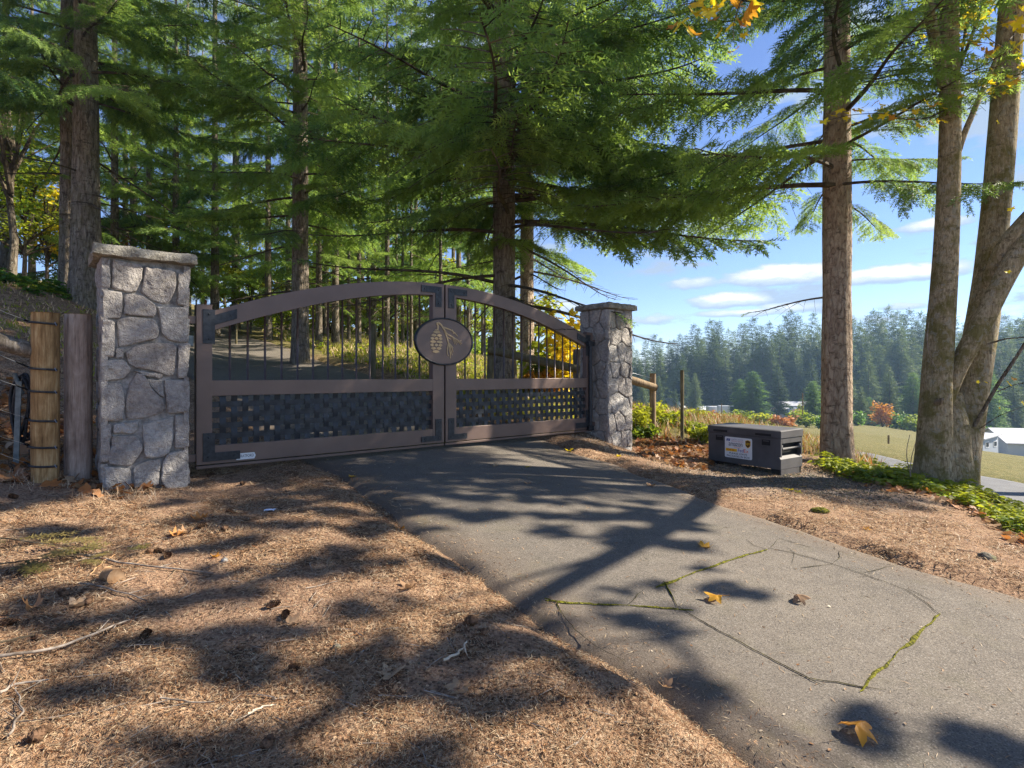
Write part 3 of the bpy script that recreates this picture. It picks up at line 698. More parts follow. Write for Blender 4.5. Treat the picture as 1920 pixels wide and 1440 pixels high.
# black operator post beside the right hinge
mb = MB(); zz = guv(1108, 640)[1] - GZ0
mb.tube([(-.085, -.075, .06), (-.085, -.075, zz)], .032, 12); mb.box(-.16, -.01, -.11, -.035, zz - .09, zz - .01); mb.box(-.15, -.02, -.105, -.04, .02, .10)
mb.obj('gate_operator_post', M['black_iron'], gr_, bevel=.003)
mb = MB(); mb.box(-.10, -.02, -.03, .03, guv(355, 640)[1] - GZ0 - .05, guv(355, 640)[1] - GZ0 + .06); mb.obj('hinge_box', M['stake_steel'], gl, bevel=.004)
# maker's plate
sp, zp = guv(458, 854)
def text_mesh(body, width, height, m, depth=.001, squash=True):
    cu = bpy.data.curves.new('lettering', 'FONT'); cu.body = body; cu.extrude = .02; cu.align_x = 'CENTER'
    o = bpy.data.objects.new('tmp', cu); COL.objects.link(o)
    dg = bpy.context.evaluated_depsgraph_get(); me = bpy.data.meshes.new_from_object(o.evaluated_get(dg))
    bpy.data.objects.remove(o)
    V = np.empty(len(me.vertices) * 3, np.float32); me.vertices.foreach_get('co', V); V = V.reshape(-1, 3)
    lo, hi = V.min(0), V.max(0); c = (lo + hi) / 2; sz = hi - lo
    kx = width / sz[0]; ky = height / sz[1] if height else kx
    W = np.empty_like(V); W[:, 0] = (V[:, 0] - c[0]) * kx; W[:, 2] = (V[:, 1] - c[1]) * ky; W[:, 1] = -(V[:, 2] - lo[2]) / max(sz[2], 1e-9) * depth
    me.vertices.foreach_set('co', W.ravel()); me.materials.clear(); me.materials.append(m); me.update(); me.name = 'lettering'
    return me
pw, ph = .105, .034
pl = MB(); pl.prism([(-pw, 0), (-pw + .015, ph), (pw - .015, ph), (pw, 0), (pw - .015, -ph), (-pw + .015, -ph)], -.052, -.0465)
plate = pl.obj('maker_plate', M['plate_metal'], gl, loc=(sp, 0, zp - GZ0))
link('lettering', text_mesh('STRATFORD', .165, .030, M['ink_dark']), plate, (0, -.052, .004))
# medallion
ms, mz = guv(828.5, 641)
mw, mh = .462, .318
def ell(a, b, n=64): return [(a * math.cos(i * 2 * PI / n), b * math.sin(i * 2 * PI / n)) for i in range(n)]
mb = MB(); mb.prism(ell(mw, mh), -.085, -.052); med = mb.obj('medallion', M['bronze_paint'], gl, loc=(ms, 0, mz - GZ0), bevel=.003)
mb = MB(); n = 64; V = []
for a, b, y in ((mw - .012, mh - .012, -.0855), (mw - .008, mh - .008, -.094), (mw + .008, mh + .008, -.094), (mw + .012, mh + .012, -.084), (mw + .012, mh + .012, -.050)):
    V += [(q[0], y, q[1]) for q in ell(a, b, n)]
mb.poly(V, [(k * n + i, k * n + (i + 1) % n, (k + 1) * n + (i + 1) % n, (k + 1) * n + i) for k in range(4) for i in range(n)])
mb.obj('medallion_rim', M['black_iron'], med, True)
def me_(x, y): return ((x - 605) / 485 * mw, -(y - 730) / 375 * mh)     # traced on the emblem
mb = MB()
rows = [(560, 600, 1), (625, 655, 2), (690, 660, 3), (745, 650, 2), (800, 660, 3), (850, 640, 2), (905, 600, 1)]
cx, cyy, ra, rb_ = 452, 742, 108, 198
k = 0
for ri, yy in enumerate(np.linspace(585, 900, 7)):
    half = ra * math.sqrt(max(0.02, 1 - ((yy - cyy) / rb_) ** 2)); nsc = 2 if ri % 2 else 3
    if ri in (0, 6): nsc = 1
    for q in range(nsc):
        wsc = 2 * half / nsc; xx = cx - half + wsc * (q + .5) - (yy - cyy) * .04
        pts = [(xx - wsc * .47, yy + 6), (xx - wsc * .36, yy - 16), (xx, yy - 28), (xx + wsc * .36, yy - 16), (xx + wsc * .47, yy + 6), (xx + wsc * .25, yy + 12), (xx, yy + 24), (xx - wsc * .25, yy + 12)]
        mb.prism([me_(*u) for u in pts], -.093, -.0855)
mb.prism([me_(*u) for u in ((412, 560), (440, 542), (470, 540), (510, 566), (480, 556), (455, 552))], -.094, -.0855)
mb.obj('cone_relief', M['emblem_gold'], med)
mb = MB()
def stroke(pts, w0, w1):
    P = resample([me_(*u) for u in pts], 12); T = np.gradient(P, axis=0); T /= np.linalg.norm(T, axis=1)[:, None]; N = np.stack([-T[:, 1], T[:, 0]], 1)
    wd = np.linspace(w0, w1, 12)[:, None] / 485 * mw / 2
    a = P + N * wd; b = P - N * wd
    V = [(u[0], -.093, u[1]) for u in a] + [(u[0], -.093, u[1]) for u in b] + [(u[0], -.0855, u[1]) for u in a] + [(u[0], -.0855, u[1]) for u in b]
    mb.poly(V, [(i, i + 1, 13 + i, 12 + i) for i in range(11)] + [(i + 1, i, 24 + i, 25 + i) for i in range(11)] + [(12 + i, 13 + i, 37 + i, 36 + i) for i in range(11)])
for pts, a, b in (([(475, 545), (480, 480), (458, 445), (485, 430)], 22, 26), ([(480, 430), (530, 460), (575, 520), (600, 560)], 30, 24), ([(575, 500), (650, 520), (720, 545), (760, 580)], 22, 14),
                  ([(720, 545), (735, 530)], 12, 8), ([(750, 575), (775, 590), (820, 635)], 14, 9), ([(735, 590), (775, 570)], 12, 8), ([(590, 540), (625, 600), (700, 635), (790, 680), (850, 715)], 20, 14),
                  ([(850, 715), (895, 755)], 12, 7), ([(850, 715), (885, 700)], 12, 7), ([(820, 705), (875, 775)], 12, 7), ([(730, 655), (770, 770)], 12, 7), ([(750, 665), (800, 775)], 12, 7), ([(780, 690), (820, 745)], 12, 7),
                  ([(595, 560), (625, 640), (650, 720), (665, 770)], 22, 20), ([(640, 660), (700, 690)], 12, 8), ([(655, 760), (640, 840), (635, 920), (655, 965)], 16, 9), ([(665, 770), (672, 860), (690, 920), (688, 1000)], 16, 9),
                  ([(675, 775), (700, 870), (722, 950)], 15, 8), ([(685, 780), (720, 830), (738, 900)], 15, 8), ([(670, 760), (710, 790), (738, 825)], 15, 8)):
    stroke(pts, a, b)
mb.obj('branch_relief', M['emblem_gold'], med)

# ---------------------------------------------------------------- stone pillars
def clip_poly(P, n, d):
    out = []
    for i in range(len(P)):
        a, b = P[i], P[(i + 1) % len(P)]; da = a[0] * n[0] + a[1] * n[1] - d; db = b[0] * n[0] + b[1] * n[1] - d
        if da <= 0: out.append(a)
        if da * db < 0: t = da / (da - db); out.append((a[0] + (b[0] - a[0]) * t, a[1] + (b[1] - a[1]) * t))
    return out
def cells(W, H, nx, ny, seed, inset=.007):
    rg = np.random.default_rng(seed); pts = []
    for j in range(ny):
        for i in range(nx + (j % 2)):
            pts.append(((i + .5 - .5 * (j % 2) + rg.uniform(-.32, .32)) * W / nx, (j + .5 + rg.uniform(-.34, .34)) * H / ny))
    res = []
    for i, a in enumerate(pts):
        P = [(0, 0), (W, 0), (W, H), (0, H)]
        for j, b in enumerate(pts):
            if i == j: continue
            n = (b[0] - a[0], b[1] - a[1]); L = math.hypot(*n); n = (n[0] / L, n[1] / L)
            d = ((a[0] + b[0]) / 2 * n[0] + (a[1] + b[1]) / 2 * n[1]) - inset
            P = clip_poly(P, n, d)
            if len(P) < 3: break
        if len(P) >= 3: res.append(P)
    return res
def stone_mesh(poly, seed, depth=.045, rough=.5):
    """a rough faced stone: x,z outline, front towards -y, a rounded broken edge"""
    rg = np.random.default_rng(seed)
    P = np.array(poly); c = P.mean(0); n = 22
    Q = resample(np.vstack([P, P[:1]]), n + 1)[:-1]
    Q = .9 * Q + .05 * (np.roll(Q, 1, 0) + np.roll(Q, -1, 0))
    tn = rg.normal(0, .004, (n, 2)); V = []
    tx, tz = rg.uniform(-.10, .10, 2)
    def surf(q, h): return -depth - h + (q[:, 0] - c[0]) * tx + (q[:, 1] - c[1]) * tz - .034 * fbm(q[:, 0] * 14 + seed, q[:, 1] * 14, seed, 3)
    rings = [(1.0, None, 0.0), (1.0, .35, .0), (.975, .90, .8), (.90, 1, 1), (.66, 1, 1), (.36, 1, 1)]
    for k, (s, hk, jk) in enumerate(rings):
        q = c + (Q + tn * jk - c) * s
        if hk is None: y = np.zeros(n)
        else: y = surf(q, .004 * (1 - s)) * hk
        V.append(np.stack([q[:, 0], y, q[:, 1]], 1))
    V.append(np.array([[c[0], surf(c[None], .004)[0], c[1]]]))
    mb = MB(); V = np.vstack(V)
    fs = [(k * n + i, k * n + (i + 1) % n, (k + 1) * n + (i + 1) % n, (k + 1) * n + i) for k in range(5) for i in range(n)] + [(5 * n + i, 5 * n + (i + 1) % n, 6 * n) for i in range(n)]
    mb.poly(V, [f[::-1] for f in fs] if np.cross(Q[1] - Q[0], Q[2] - Q[1]) < 0 else fs)
    return mb.mesh('stone', M['stone'])
TR = [[(488, 200), (527, 205), (527, 340), (488, 345)], [(535, 208), (668, 222), (665, 290), (640, 355), (532, 350)], [(676, 224), (828, 235), (822, 330), (800, 385), (775, 405), (715, 385), (660, 350), (672, 290)],
      [(836, 235), (886, 240), (886, 330), (875, 405), (832, 400)], [(497, 352), (580, 356), (585, 470), (570, 485), (497, 485)], [(590, 365), (665, 362), (732, 405), (732, 468), (592, 462)],
      [(740, 412), (885, 408), (888, 500), (885, 588), (800, 580), (762, 545), (755, 480)], [(497, 490), (552, 490), (556, 665), (497, 670)], [(560, 490), (600, 470), (735, 475), (752, 545), (740, 572), (640, 600), (570, 615)],
      [(600, 640), (650, 605), (745, 588), (838, 592), (838, 700), (825, 762), (790, 750), (720, 725), (650, 715), (612, 690)], [(845, 595), (890, 590), (893, 760), (845, 765)], [(500, 680), (600, 675), (630, 720), (600, 765), (500, 780)],
      [(503, 788), (590, 780), (605, 860), (600, 965), (505, 960)], [(655, 735), (690, 745), (715, 800), (790, 880), (785, 930), (700, 955), (610, 965), (608, 860), (625, 780)], [(700, 765), (770, 775), (785, 862), (765, 850), (720, 805)],
      [(780, 772), (905, 770), (905, 935), (800, 938), (790, 870)], [(507, 968), (550, 970), (545, 1150), (512, 1155)], [(558, 980), (670, 965), (672, 1000), (650, 1025), (560, 1020)],
      [(556, 1032), (660, 1032), (690, 1085), (690, 1110), (640, 1180), (540, 1160), (548, 1090)], [(685, 985), (830, 950), (832, 1070), (820, 1120), (800, 1145), (700, 1150), (695, 1080)], [(838, 948), (905, 942), (907, 1110), (838, 1112)],
      [(525, 1168), (640, 1190), (648, 1280), (640, 1290), (530, 1300)], [(652, 1185), (720, 1156), (774, 1156), (765, 1285), (655, 1285)], [(805, 1130), (907, 1120), (910, 1310), (812, 1315), (775, 1265), (782, 1180)],
      [(525, 1306), (640, 1296), (800, 1322), (800, 1345), (525, 1345)], [(560, 625), (592, 620), (596, 668), (562, 668)], [(640, 725), (775, 745), (770, 765), (700, 755)]]
def pillar(loc, z0, z1, W, label, trace, seed):
    r = empty('stone_pillar', (loc[0], loc[1], z0), label, 'pillar', 'stone gate pillars', GA)
    H = z1 - z0; h = W / 2; cap = .105
    mb = MB(); mb.box(-h + .036, h - .036, -h + .036, h - .036, -.25, H - cap + .01); mb.obj('mortar_core', M['mortar'], r)
    faces = [(0, W), (PI / 2, W), (PI, W), (-PI / 2, W)]
    for k, (rz, ww) in enumerate(faces):
        if k == 0 and trace:
            def tr(x, y):
                v = (y - 200) / 1128.0; xl = 488 + 32 * v; xr = 886 + 26 * v
                return ((x - xl) / (xr - xl) * W, (1 - v) * (H - cap))
            polys = [[tr(*q) for q in P] for P in TR]
        else:
            polys = [[(min(max(x, .004), W - .004), z) for x, z in P] for P in cells(W, H - cap + .2, 3, 9, seed + k)]
            polys = [[(x, z - .2) for x, z in P] for P in polys]
        ro = Matrix.Rotation(rz, 4, 'Z')
        for i, P in enumerate(polys):
            me = stone_mesh([(x - W / 2, z) for x, z in P], seed * 50 + k * 40 + i)
            o = link('stone', me, r); o.matrix_local = ro @ Matrix.Translation((0, -h + .045, 0))
    # cap: bevelled slab with a rough edge
    e = h + .06; n = 12; V = []; 
    side = np.linspace(-1, 1, n, endpoint=False)
    ring = [(t, -1) for t in side] + [(1, t) for t in side] + [(-t, 1) for t in side] + [(-1, -t) for t in side]
    rg = np.random.default_rng(seed + 99); N = len(ring)
    for sc_, z in ((.90, H - cap), (1.0, H - cap + .012), (1.012, H - cap + .05), (1.0, H - .018), (.965, H), (.5, H + .006)):
        for q in ring:
            j = rg.normal(0, .006, 3) if sc_ > .6 else (0, 0, 0)
            V.append((q[0] * e * sc_ + j[0], q[1] * e * sc_ + j[1], z + j[2] * .7))
    V.append((0, 0, H + .008))
    fs = [(k * N + i, k * N + (i + 1) % N, (k + 1) * N + (i + 1) % N, (k + 1) * N + i) for k in range(5) for i in range(N)] + [(5 * N + i, 5 * N + (i + 1) % N, 6 * N) for i in range(N)] + [tuple(range(N))[::-1]]
    mb = MB(); mb.poly(V, fs); mb.obj('cap', M['cap_stone'], r)
    return r
WP = .69
pillar(gp(-.115 - WP / 2, 0), C - 1.14, C + 1.17, WP, 'broad grey stone gate pillar nearest the camera beside the weathered post', True, 11)
pillar(gp(S2 + .10 + WP / 2 - .03, 0), C - 1.42, C + 1.235, .66, 'sunlit stone gate pillar at the far end of the gate, near the steel box', False, 23)
# ---------------------------------------------------------------- conifer foliage
def spray_tpl(pairs=5, wid=.13, ln=.46, tip=.34):
    V = []; Fs = []
    for i in range(pairs):
        a = i / pairs
        for sg in (1, -1):
            an = sg * math.radians(58 - 14 * a); L = ln * (1 - .35 * a)
            dx, dy = math.cos(an), math.sin(an); n = len(V)
            z = (.26 if (i + (sg > 0)) % 2 else -.10) * L * 1.6
            V += [(a - wid / 2, 0, 0), (a + wid / 2, 0, 0), (a + dx * L, dy * L, z)]; Fs.append((n, n + 1, n + 2))
    n = len(V); V += [(.9, -.08, 0), (.9, .08, 0), (.9 + tip, 0, -.03)]; Fs.append((n, n + 1, n + 2))
    return np.array(V), np.array(Fs)
SPV, SPF = spray_tpl()
SPV2, SPF2 = spray_tpl(3, .20, .5, .4)
def bough_mesh(name, seed, L=3.0, mats=None, density=1.0, bare=.16, droop=.5, leafy=1.0, spr=.13, hang=.7, tv=None):
    rg = np.random.default_rng(seed); mb = MB()
    n = 16; t = np.linspace(0, 1, n)
    ph = rg.uniform(0, 6.3)
    ax = np.stack([L * t, .10 * L * np.sin(2.2 * t + ph) * t + .03 * L * np.sin(6 * t + ph), L * (.06 * t - droop * .42 * t ** 2 + droop * .20 * t ** 4)], 1)
    mb.tube(ax, np.linspace(.030, .005, n) * L / 3, 5, 1, cap=False)
    Tn = np.gradient(ax, axis=0); Tn /= np.linalg.norm(Tn, axis=1)[:, None]
    SP, SD, SS = [], [], []
    nl = int(L / .085 * density); side = 1
    for i in range(nl):
        u = bare + (1 - bare) * (i + rg.uniform(0, .8)) / nl; side = -side
        b = np.array([np.interp(u, t, ax[:, k]) for k in range(3)]); T = np.array([np.interp(u, t, Tn[:, k]) for k in range(3)])
        ll = (L * .36 * (1 - u) ** .75 * min(1, .35 + (u - bare) / .25) + .12) * rg.uniform(.55, 1.15)
        an = side * math.radians(rg.uniform(42, 72)); ca, sa = math.cos(an), math.sin(an)
        d = np.array([T[0] * ca - T[1] * sa, T[0] * sa + T[1] * ca, T[2] * .6 + rg.uniform(-.12, .08)]); d /= np.linalg.norm(d)
        m = max(4, int(ll / .07)); sgm = np.linspace(0, ll, m)
        lat = b + d * sgm[:, None] + np.array([0, 0, -1]) * (hang * .55 * sgm ** 2)[:, None] + rg.normal(0, .006, (m, 3)) * np.linspace(0, 1, m)[:, None]
        mb.tube(lat[::2] if m > 5 else lat, np.linspace(.006, .0025, len(lat[::2]) if m > 5 else m), 3, 1, cap=False)
        if rg.random() > leafy: continue
        dl = np.gradient(lat, axis=0); dl /= np.linalg.norm(dl, axis=1)[:, None]; sd = 1
        for k in range(1, m):
            for rep in range(2):
                sd = -sd
                an = sd * math.radians(rg.uniform(30, 62)); ca, sa = math.cos(an), math.sin(an); q = dl[k]
                e = np.array([q[0] * ca - q[1] * sa, q[0] * sa + q[1] * ca, q[2] - hang * rg.uniform(.05, .75)]); e /= np.linalg.norm(e)
                tl = rg.uniform(.5, 1.15) * min(.24, .08 + .55 * (ll - sgm[k])) 
                st = spr * rg.uniform(.8, 1.2); ns = max(1, int(round(tl / (st * .75)))); pp = lat[k].copy(); ee = e.copy()
                for z in range(ns):
                    SP.append(pp.copy()); SD.append(ee.copy()); SS.append(st)
                    pp = pp + ee * st * .85; ee = ee + np.array([rg.normal(0, .12), rg.normal(0, .12), -.16 * hang]); ee /= np.linalg.norm(ee)
        SP.append(lat[-1]); SD.append(dl[-1]); SS.append(spr)
    if SP:
        SP = np.array(SP); SD = np.array(SD); nn = np.stack([rg.normal(0, .45, len(SP)), rg.normal(0, .45, len(SP)), np.ones(len(SP))], 1)
        V, Fc = tv or (SPV, SPF)
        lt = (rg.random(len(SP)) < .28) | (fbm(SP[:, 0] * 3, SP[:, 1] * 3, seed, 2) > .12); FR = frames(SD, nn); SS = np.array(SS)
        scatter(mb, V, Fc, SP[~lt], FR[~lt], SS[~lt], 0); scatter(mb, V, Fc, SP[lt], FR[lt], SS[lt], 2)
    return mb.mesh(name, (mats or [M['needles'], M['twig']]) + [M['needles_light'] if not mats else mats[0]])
BN = [bough_mesh('bough', 300 + i, 3.0, droop=.35 + .12 * i, hang=.6 + .15 * (i % 4), leafy=.9, spr=.14, bare=.18) for i in range(6)]
BL = [bough_mesh('bough', 330 + i, 3.0, [M['needles_light'], M['twig']], droop=.4 + .15 * i, hang=.7 + .1 * i, leafy=.88, spr=.14, bare=.2) for i in range(3)]
BC = [bough_mesh('bough', 340 + i, 3.0, density=.62, spr=.19, tv=(SPV2, SPF2), droop=.35 + .15 * i) for i in range(4)]        # coarser, for trees further off
BCL = [bough_mesh('bough', 350 + i, 3.0, [M['needles_light'], M['twig']], density=.62, spr=.19, tv=(SPV2, SPF2), droop=.35 + .15 * i) for i in range(3)]
BD = [bough_mesh('bare_bough', 360 + i, 3.0, density=.55, leafy=.12, droop=.55 + .2 * i, bare=.1) for i in range(3)]

def trunk_mesh(path, rad, m, sides=28, dz_=.12, ridge=.05, flare=.55, seed=0, name='trunk', flen=.55):
    P = np.asarray(path, float); L = np.linalg.norm(np.diff(P, axis=0), axis=1).sum(); n = max(8, int(L / dz_)); Q = resample(P, n)
    Lc = np.linspace(0, 1, n); R = np.interp(Lc, np.linspace(0, 1, len(rad)), rad); dist = Lc * L
    R = R * (1 + flare * np.exp(-dist / flen)) * (1 + .10 * fbm(dist * .9, 0 * dist, seed + 40, 2))
    def rf(i, th, pts):
        d = i / (n - 1) * L
        root = 1 + flare * .35 * np.exp(-d / (flen * .8)) * np.sin(th * 4 + seed)
        cx, cs = np.cos(th) * 2.4, np.sin(th) * 2.4
        return root * (1 + ridge * 2 * fbm(cx * 2.2 + d * .35, cs * 2.2 + d * .8, seed, 3) + .06 * np.sin(th * 2 + d * .4 + seed))
    mb = MB(); mb.tube(Q, R, sides, 0, True, rf); return mb.mesh(name, m, True)

def conifer(x, y, dia, H, zlow, zhigh, nb, label, group=None, low=2.6, top=1.2, fol=None, light=.3, coarse=False, bare=0, lean=(0, 0), seed=0, sides=24, barkm='fir_bark', az_bias=None, azs=None, name='fir_tree', drp=0.0, extra=()):
    rg = np.random.default_rng(seed + 1000); z = gz(x, y)
    r = empty(name, (x, y, z), label, 'tree', group)
    path = [(lean[0] * t * H, lean[1] * t * H, -.25 + t * (H + .25)) for t in np.linspace(0, 1, 8)]
    k = np.linspace(0, 1, 8)
    link('trunk', trunk_mesh(path, dia / 2 * (1 - k * .88), M[barkm], sides, .10 if sides > 20 else .3, .06 if sides > 20 else .03, .35, seed), r)
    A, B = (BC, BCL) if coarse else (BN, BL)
    def put(me, h, a, L, pitch):
        o = link(me.name.split('.')[0], me, r)
        o.location = (lean[0] * h, lean[1] * h, h)
        o.rotation_euler = (rg.uniform(-.25, .25), -pitch, a); s = L / 3.0; o.scale = (s, s * rg.uniform(.9, 1.2), s * rg.uniform(.9, 1.3))
    for i in range(bare):
        h = zlow * rg.uniform(.45, 1.0); put(BD[rg.integers(len(BD))], h, rg.uniform(0, 6.28), low * rg.uniform(.5, 1.0), math.radians(rg.uniform(-14, 6)))
    for h, az, L, pt in extra: put((B if rg.random() < .4 else A)[rg.integers(3)], h, az, L, math.radians(pt))
    a = rg.uniform(0, 6.28)
    for i in range(nb):
        u = (i + rg.uniform(0, .9)) / nb; h = zlow + (zhigh - zlow) * u
        a += 2.39996 + rg.uniform(-.4, .4)
        L = (low + (top - low) * u) * rg.uniform(.72, 1.18)
        if az_bias is not None: L *= 1 + az_bias[1] * math.cos(a - az_bias[0])
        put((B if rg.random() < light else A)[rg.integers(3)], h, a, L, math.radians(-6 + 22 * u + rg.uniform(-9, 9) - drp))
    return r
def at(px, d): return X_(px, d), d

# ------------------------------------------------ trees that stand where the photo shows a trunk
conifer(*at(161, 13.4), .62, 30, 4.6, 12, 52, 'thick dark fir trunk right behind the broad stone pillar, mossy at its foot', low=3.6, top=2.2, bare=6, seed=1, sides=36, light=.3, extra=[(7.3, -.9, 3.2, 0), (8.0, -.4, 3.6, 2), (8.6, -1.4, 3.2, 2), (9.4, -.8, 3.4, 4), (6.6, -.2, 3.2, -4), (10.0, -1.2, 3.2, 4), (8.8, .1, 3.8, 2)])
conifer(*at(129, 14.6), .46, 28, 5.0, 12, 38, 'fir trunk in shade just left of the thick dark trunk, half hidden by it', low=3.2, top=2.0, bare=7, seed=2, light=.1)
conifer(*at(563, 15.2), .50, 27, 3.6, 13, 56, 'stout fir beside the climbing driveway, behind the left gate leaf', low=3.6, top=2.0, bare=5, seed=3, sides=32, light=.55, extra=[(5.6, -1.1, 3.4, -2), (6.4, -.6, 3.6, 0), (7.2, -1.6, 3.4, 0), (8.0, -1.1, 3.4, 2), (9.0, -1.4, 3.2, 4), (9.8, -.7, 3.4, 4), (6.8, -2.3, 3.4, 0)])
conifer(*at(945, 12.8), .60, 30, 4.2, 12, 62, 'big central fir seen through the right gate leaf, low boughs reaching to the pillar', low=5.0, top=2.6, bare=10, seed=4, sides=40, light=.5, az_bias=(-.5, .18), extra=[(4.0, -.2, 5.6, -5), (4.6, -.6, 5.2, -3), (5.0, -.02, 5.9, -9), (5.5, -.4, 5.7, -5), (5.8, .2, 5.6, -8), (4.6, -1.5, 4.6, -2), (5.2, -2.2, 4.8, -2), (6.3, -.2, 5.8, -7), (6.6, -.9, 5.2, -6), (7.2, -.1, 5.8, 0), (7.8, -.45, 5.6, 0), (8.4, .15, 5.6, 2), (9.0, -.2, 5.4, 3), (9.8, -.5, 5.2, 4)])
conifer(*at(988, 15.4), .42, 27, 3.8, 12.5, 44, 'reddish fir trunk just right of the big central fir', low=3.8, top=2.0, bare=8, seed=5, barkm='fir_bark_red', light=.4)
conifer(*at(1569, 9.7), .50, 27, 4.6, 12, 60, 'straight fir with knobbly red brown bark standing beside the steel box', low=3.3, top=2.2, bare=1, seed=6, sides=44, az_bias=(.6, -.4), barkm='fir_bark_red', light=.4)
conifer(*at(403, 24), .36, 24, 4.0, 21, 44, 'slim sunlit fir trunk above the left hinge of the gate', low=3.0, top=1.6, seed=7, bare=3, light=.55, coarse=True, barkm='thin_bark', sides=16)
conifer(*at(503, 23), .30, 23, 4.5, 20, 40, 'slim fir trunk between the hinge side fir and the stout driveway fir', low=2.8, top=1.5, seed=8, bare=3, light=.5, coarse=True, barkm='thin_bark', sides=16)
k = 0
for px, d, dia, lab in ((598, 20, .24, 'slim trunk right behind the stout driveway fir'), (629, 21, .29, 'thicker pole trunk second right of the stout driveway fir'), (654, 26, .18, 'thin pole trunk third right of the stout driveway fir'),
                        (673, 24, .22, 'thin pole trunk left of the round fence post in the wood'), (726, 24, .24, 'pole trunk just right of the round fence post in the wood'), (743, 27, .17, 'thin pole trunk left of the medallion, first of three close together'),
                        (755, 30, .18, 'thin pole trunk left of the medallion, middle of three close together'), (771, 26, .16, 'thin pole trunk left of the medallion, last of three close together'), (826, 20, .16, 'thin pole trunk rising above the gap between the gate leaves'),
                        (878, 24, .20, 'slim pole trunk between the medallion and the big central fir'), (905, 30, .2, 'slim pole trunk close left of the big central fir'), (690, 34, .2, 'distant pole trunk behind the round fence post')):
    conifer(*at(px, d), dia, 20, 2.8, min(18, .74 * d), 34, lab, 'pole trunks in the wood behind the gate', low=2.3, top=1.2, seed=20 + k, bare=6, light=.7, coarse=True, barkm='thin_bark', sides=12, name='pole_fir'); k += 1
rg = np.random.default_rng(91)
for px, d, H in ((250, 27, 24), (310, 34, 26), (352, 30, 23), (445, 36, 27), (60, 30, 22), (150, 36, 25), (215, 22, 20), (540, 34, 26), (590, 42, 28), (640, 38, 27), (720, 44, 28), (700, 30, 23), (780, 36, 26),
                 (850, 40, 27), (860, 30, 22), (470, 46, 28), (380, 48, 28), (-60, 26, 22), (10, 22, 20), (280, 24, 18), (235, 32, 22), (610, 27, 20), (680, 50, 26), (760, 50, 26), (820, 33, 22), (895, 46, 26), (330, 23, 16), (440, 29, 20)):
    conifer(*at(px, d), .34, H, 1.0 + rg.uniform(0, 1.6), min(H - 1, .74 * d), 38, 'leafy green fir in the sunlit wood behind the driveway', 'background firs of the wood', low=3.9, top=1.0, seed=60 + k, light=.8, coarse=True, barkm='thin_bark', sides=10, name='background_fir'); k += 1

# ------------------------------------------------ unseen firs added beyond the lower road, right of frame, to shade the ground
for x, y, H, zl, nb, lw_, lab in ((14.7, 9.5, 24, 6.5, 26, 2.5, 'unseen roadside fir added for shade right of the view, the one nearer the camera'), (15.2, 13.2, 26, 15.5, 16, 2.6, 'unseen roadside fir added for shade right of the view, the one further down the road')):
    conifer(x, y, .4, H, zl, H - 1, nb, lab, 'shade firs added along the lower road', low=lw_, top=.9, seed=90 + k, light=.3, sides=14); k += 1

# ------------------------------------------------ maple, traced stems
def px3(pts):       # (px, py, depth)
    return [(X_(a, d), d, C + (HZ - b) / F * d) for a, b, d in pts]
mb0 = hit(1772, 893); MX, MY = X_(1770, 8.1), 8.1; MZ = gz(MX, MY)
maple = empty('maple_tree', (MX, MY, MZ), 'leaning maple with several mossy stems from one base, at the bank edge', 'tree')
def stem(name, pts, rad, m='maple_bark', sides=28, dz_=.07, flare=0.0, seed=0, ridge=.03, flen=.4):
    P = np.array(px3(pts)) - np.array([MX, MY, MZ])
    n = 40; t = np.linspace(0, 1, len(P)); tt = np.linspace(0, 1, n)
    # smooth path
    Q = np.stack([np.interp(tt, t, P[:, i]) for i in range(3)], 1)
    for _ in range(6): Q[1:-1] = .5 * Q[1:-1] + .25 * (Q[:-2] + Q[2:])
    return link(name, trunk_mesh(Q, rad, M[m], sides, dz_, ridge, flare, seed, name, flen), maple)
stem('stem', [(1752, 925, 8.05), (1752, 800, 8.0), (1757, 690, 8.0), (1766, 590, 8.0), (1774, 470, 8.0), (1779, 350, 8.0), (1783, 200, 8.0), (1778, 80, 8.0), (1782, -60, 8.0), (1800, -500, 8.0), (1790, -900, 8.0)], [.225, .185, .162, .146, .134, .125, .113, .104, .093, .065, .04], seed=3, flare=.35)
stem('stem', [(1782, 925, 8.2), (1806, 800, 8.25), (1828, 690, 8.3), (1846, 580, 8.35), (1862, 450, 8.4), (1876, 300, 8.4), (1886, 150, 8.45), (1898, 0, 8.5), (1915, -300, 8.5), (1930, -800, 8.5)], [.26, .235, .205, .186, .172, .156, .142, .13, .10, .05], seed=5, flare=.35)
stem('stem', [(1765, 800, 8.1), (1782, 720, 8.02), (1812, 655, 7.95), (1848, 595, 7.9), (1880, 525, 7.85), (1930, 440, 7.8), (2010, 320, 7.8), (2150, 60, 7.9), (2250, -250, 8.0)], [.09, .118, .126, .124, .118, .108, .09, .07, .04], seed=7)
stem('stem', [(1842, 610, 8.34), (1850, 560, 8.28), (1862, 508, 8.1), (1886, 460, 7.95), (1935, 405, 7.8), (2010, 330, 7.7), (2150, 150, 7.7)], [.07, .10, .115, .115, .105, .09, .06], seed=9)
stem('stem', [(1775, 935, 8.15), (1776, 850, 8.13), (1782, 780, 8.12), (1786, 735, 8.12)], [.33, .30, .25, .12], seed=25, flare=.45, flen=.3)
stem('limb', [(1772, 165, 8.0), (1760, 110, 7.9), (1745, 40, 7.8), (1732, -60, 7.7), (1700, -300, 7.5)], [.075, .07, .062, .055, .04], seed=11, sides=16)
stem('limb', [(1795, 290, 8.0), (1808, 250, 8.0), (1842, 170, 8.1), (1868, 110, 8.1)], [.045, .04, .035, .03], seed=12, sides=12)
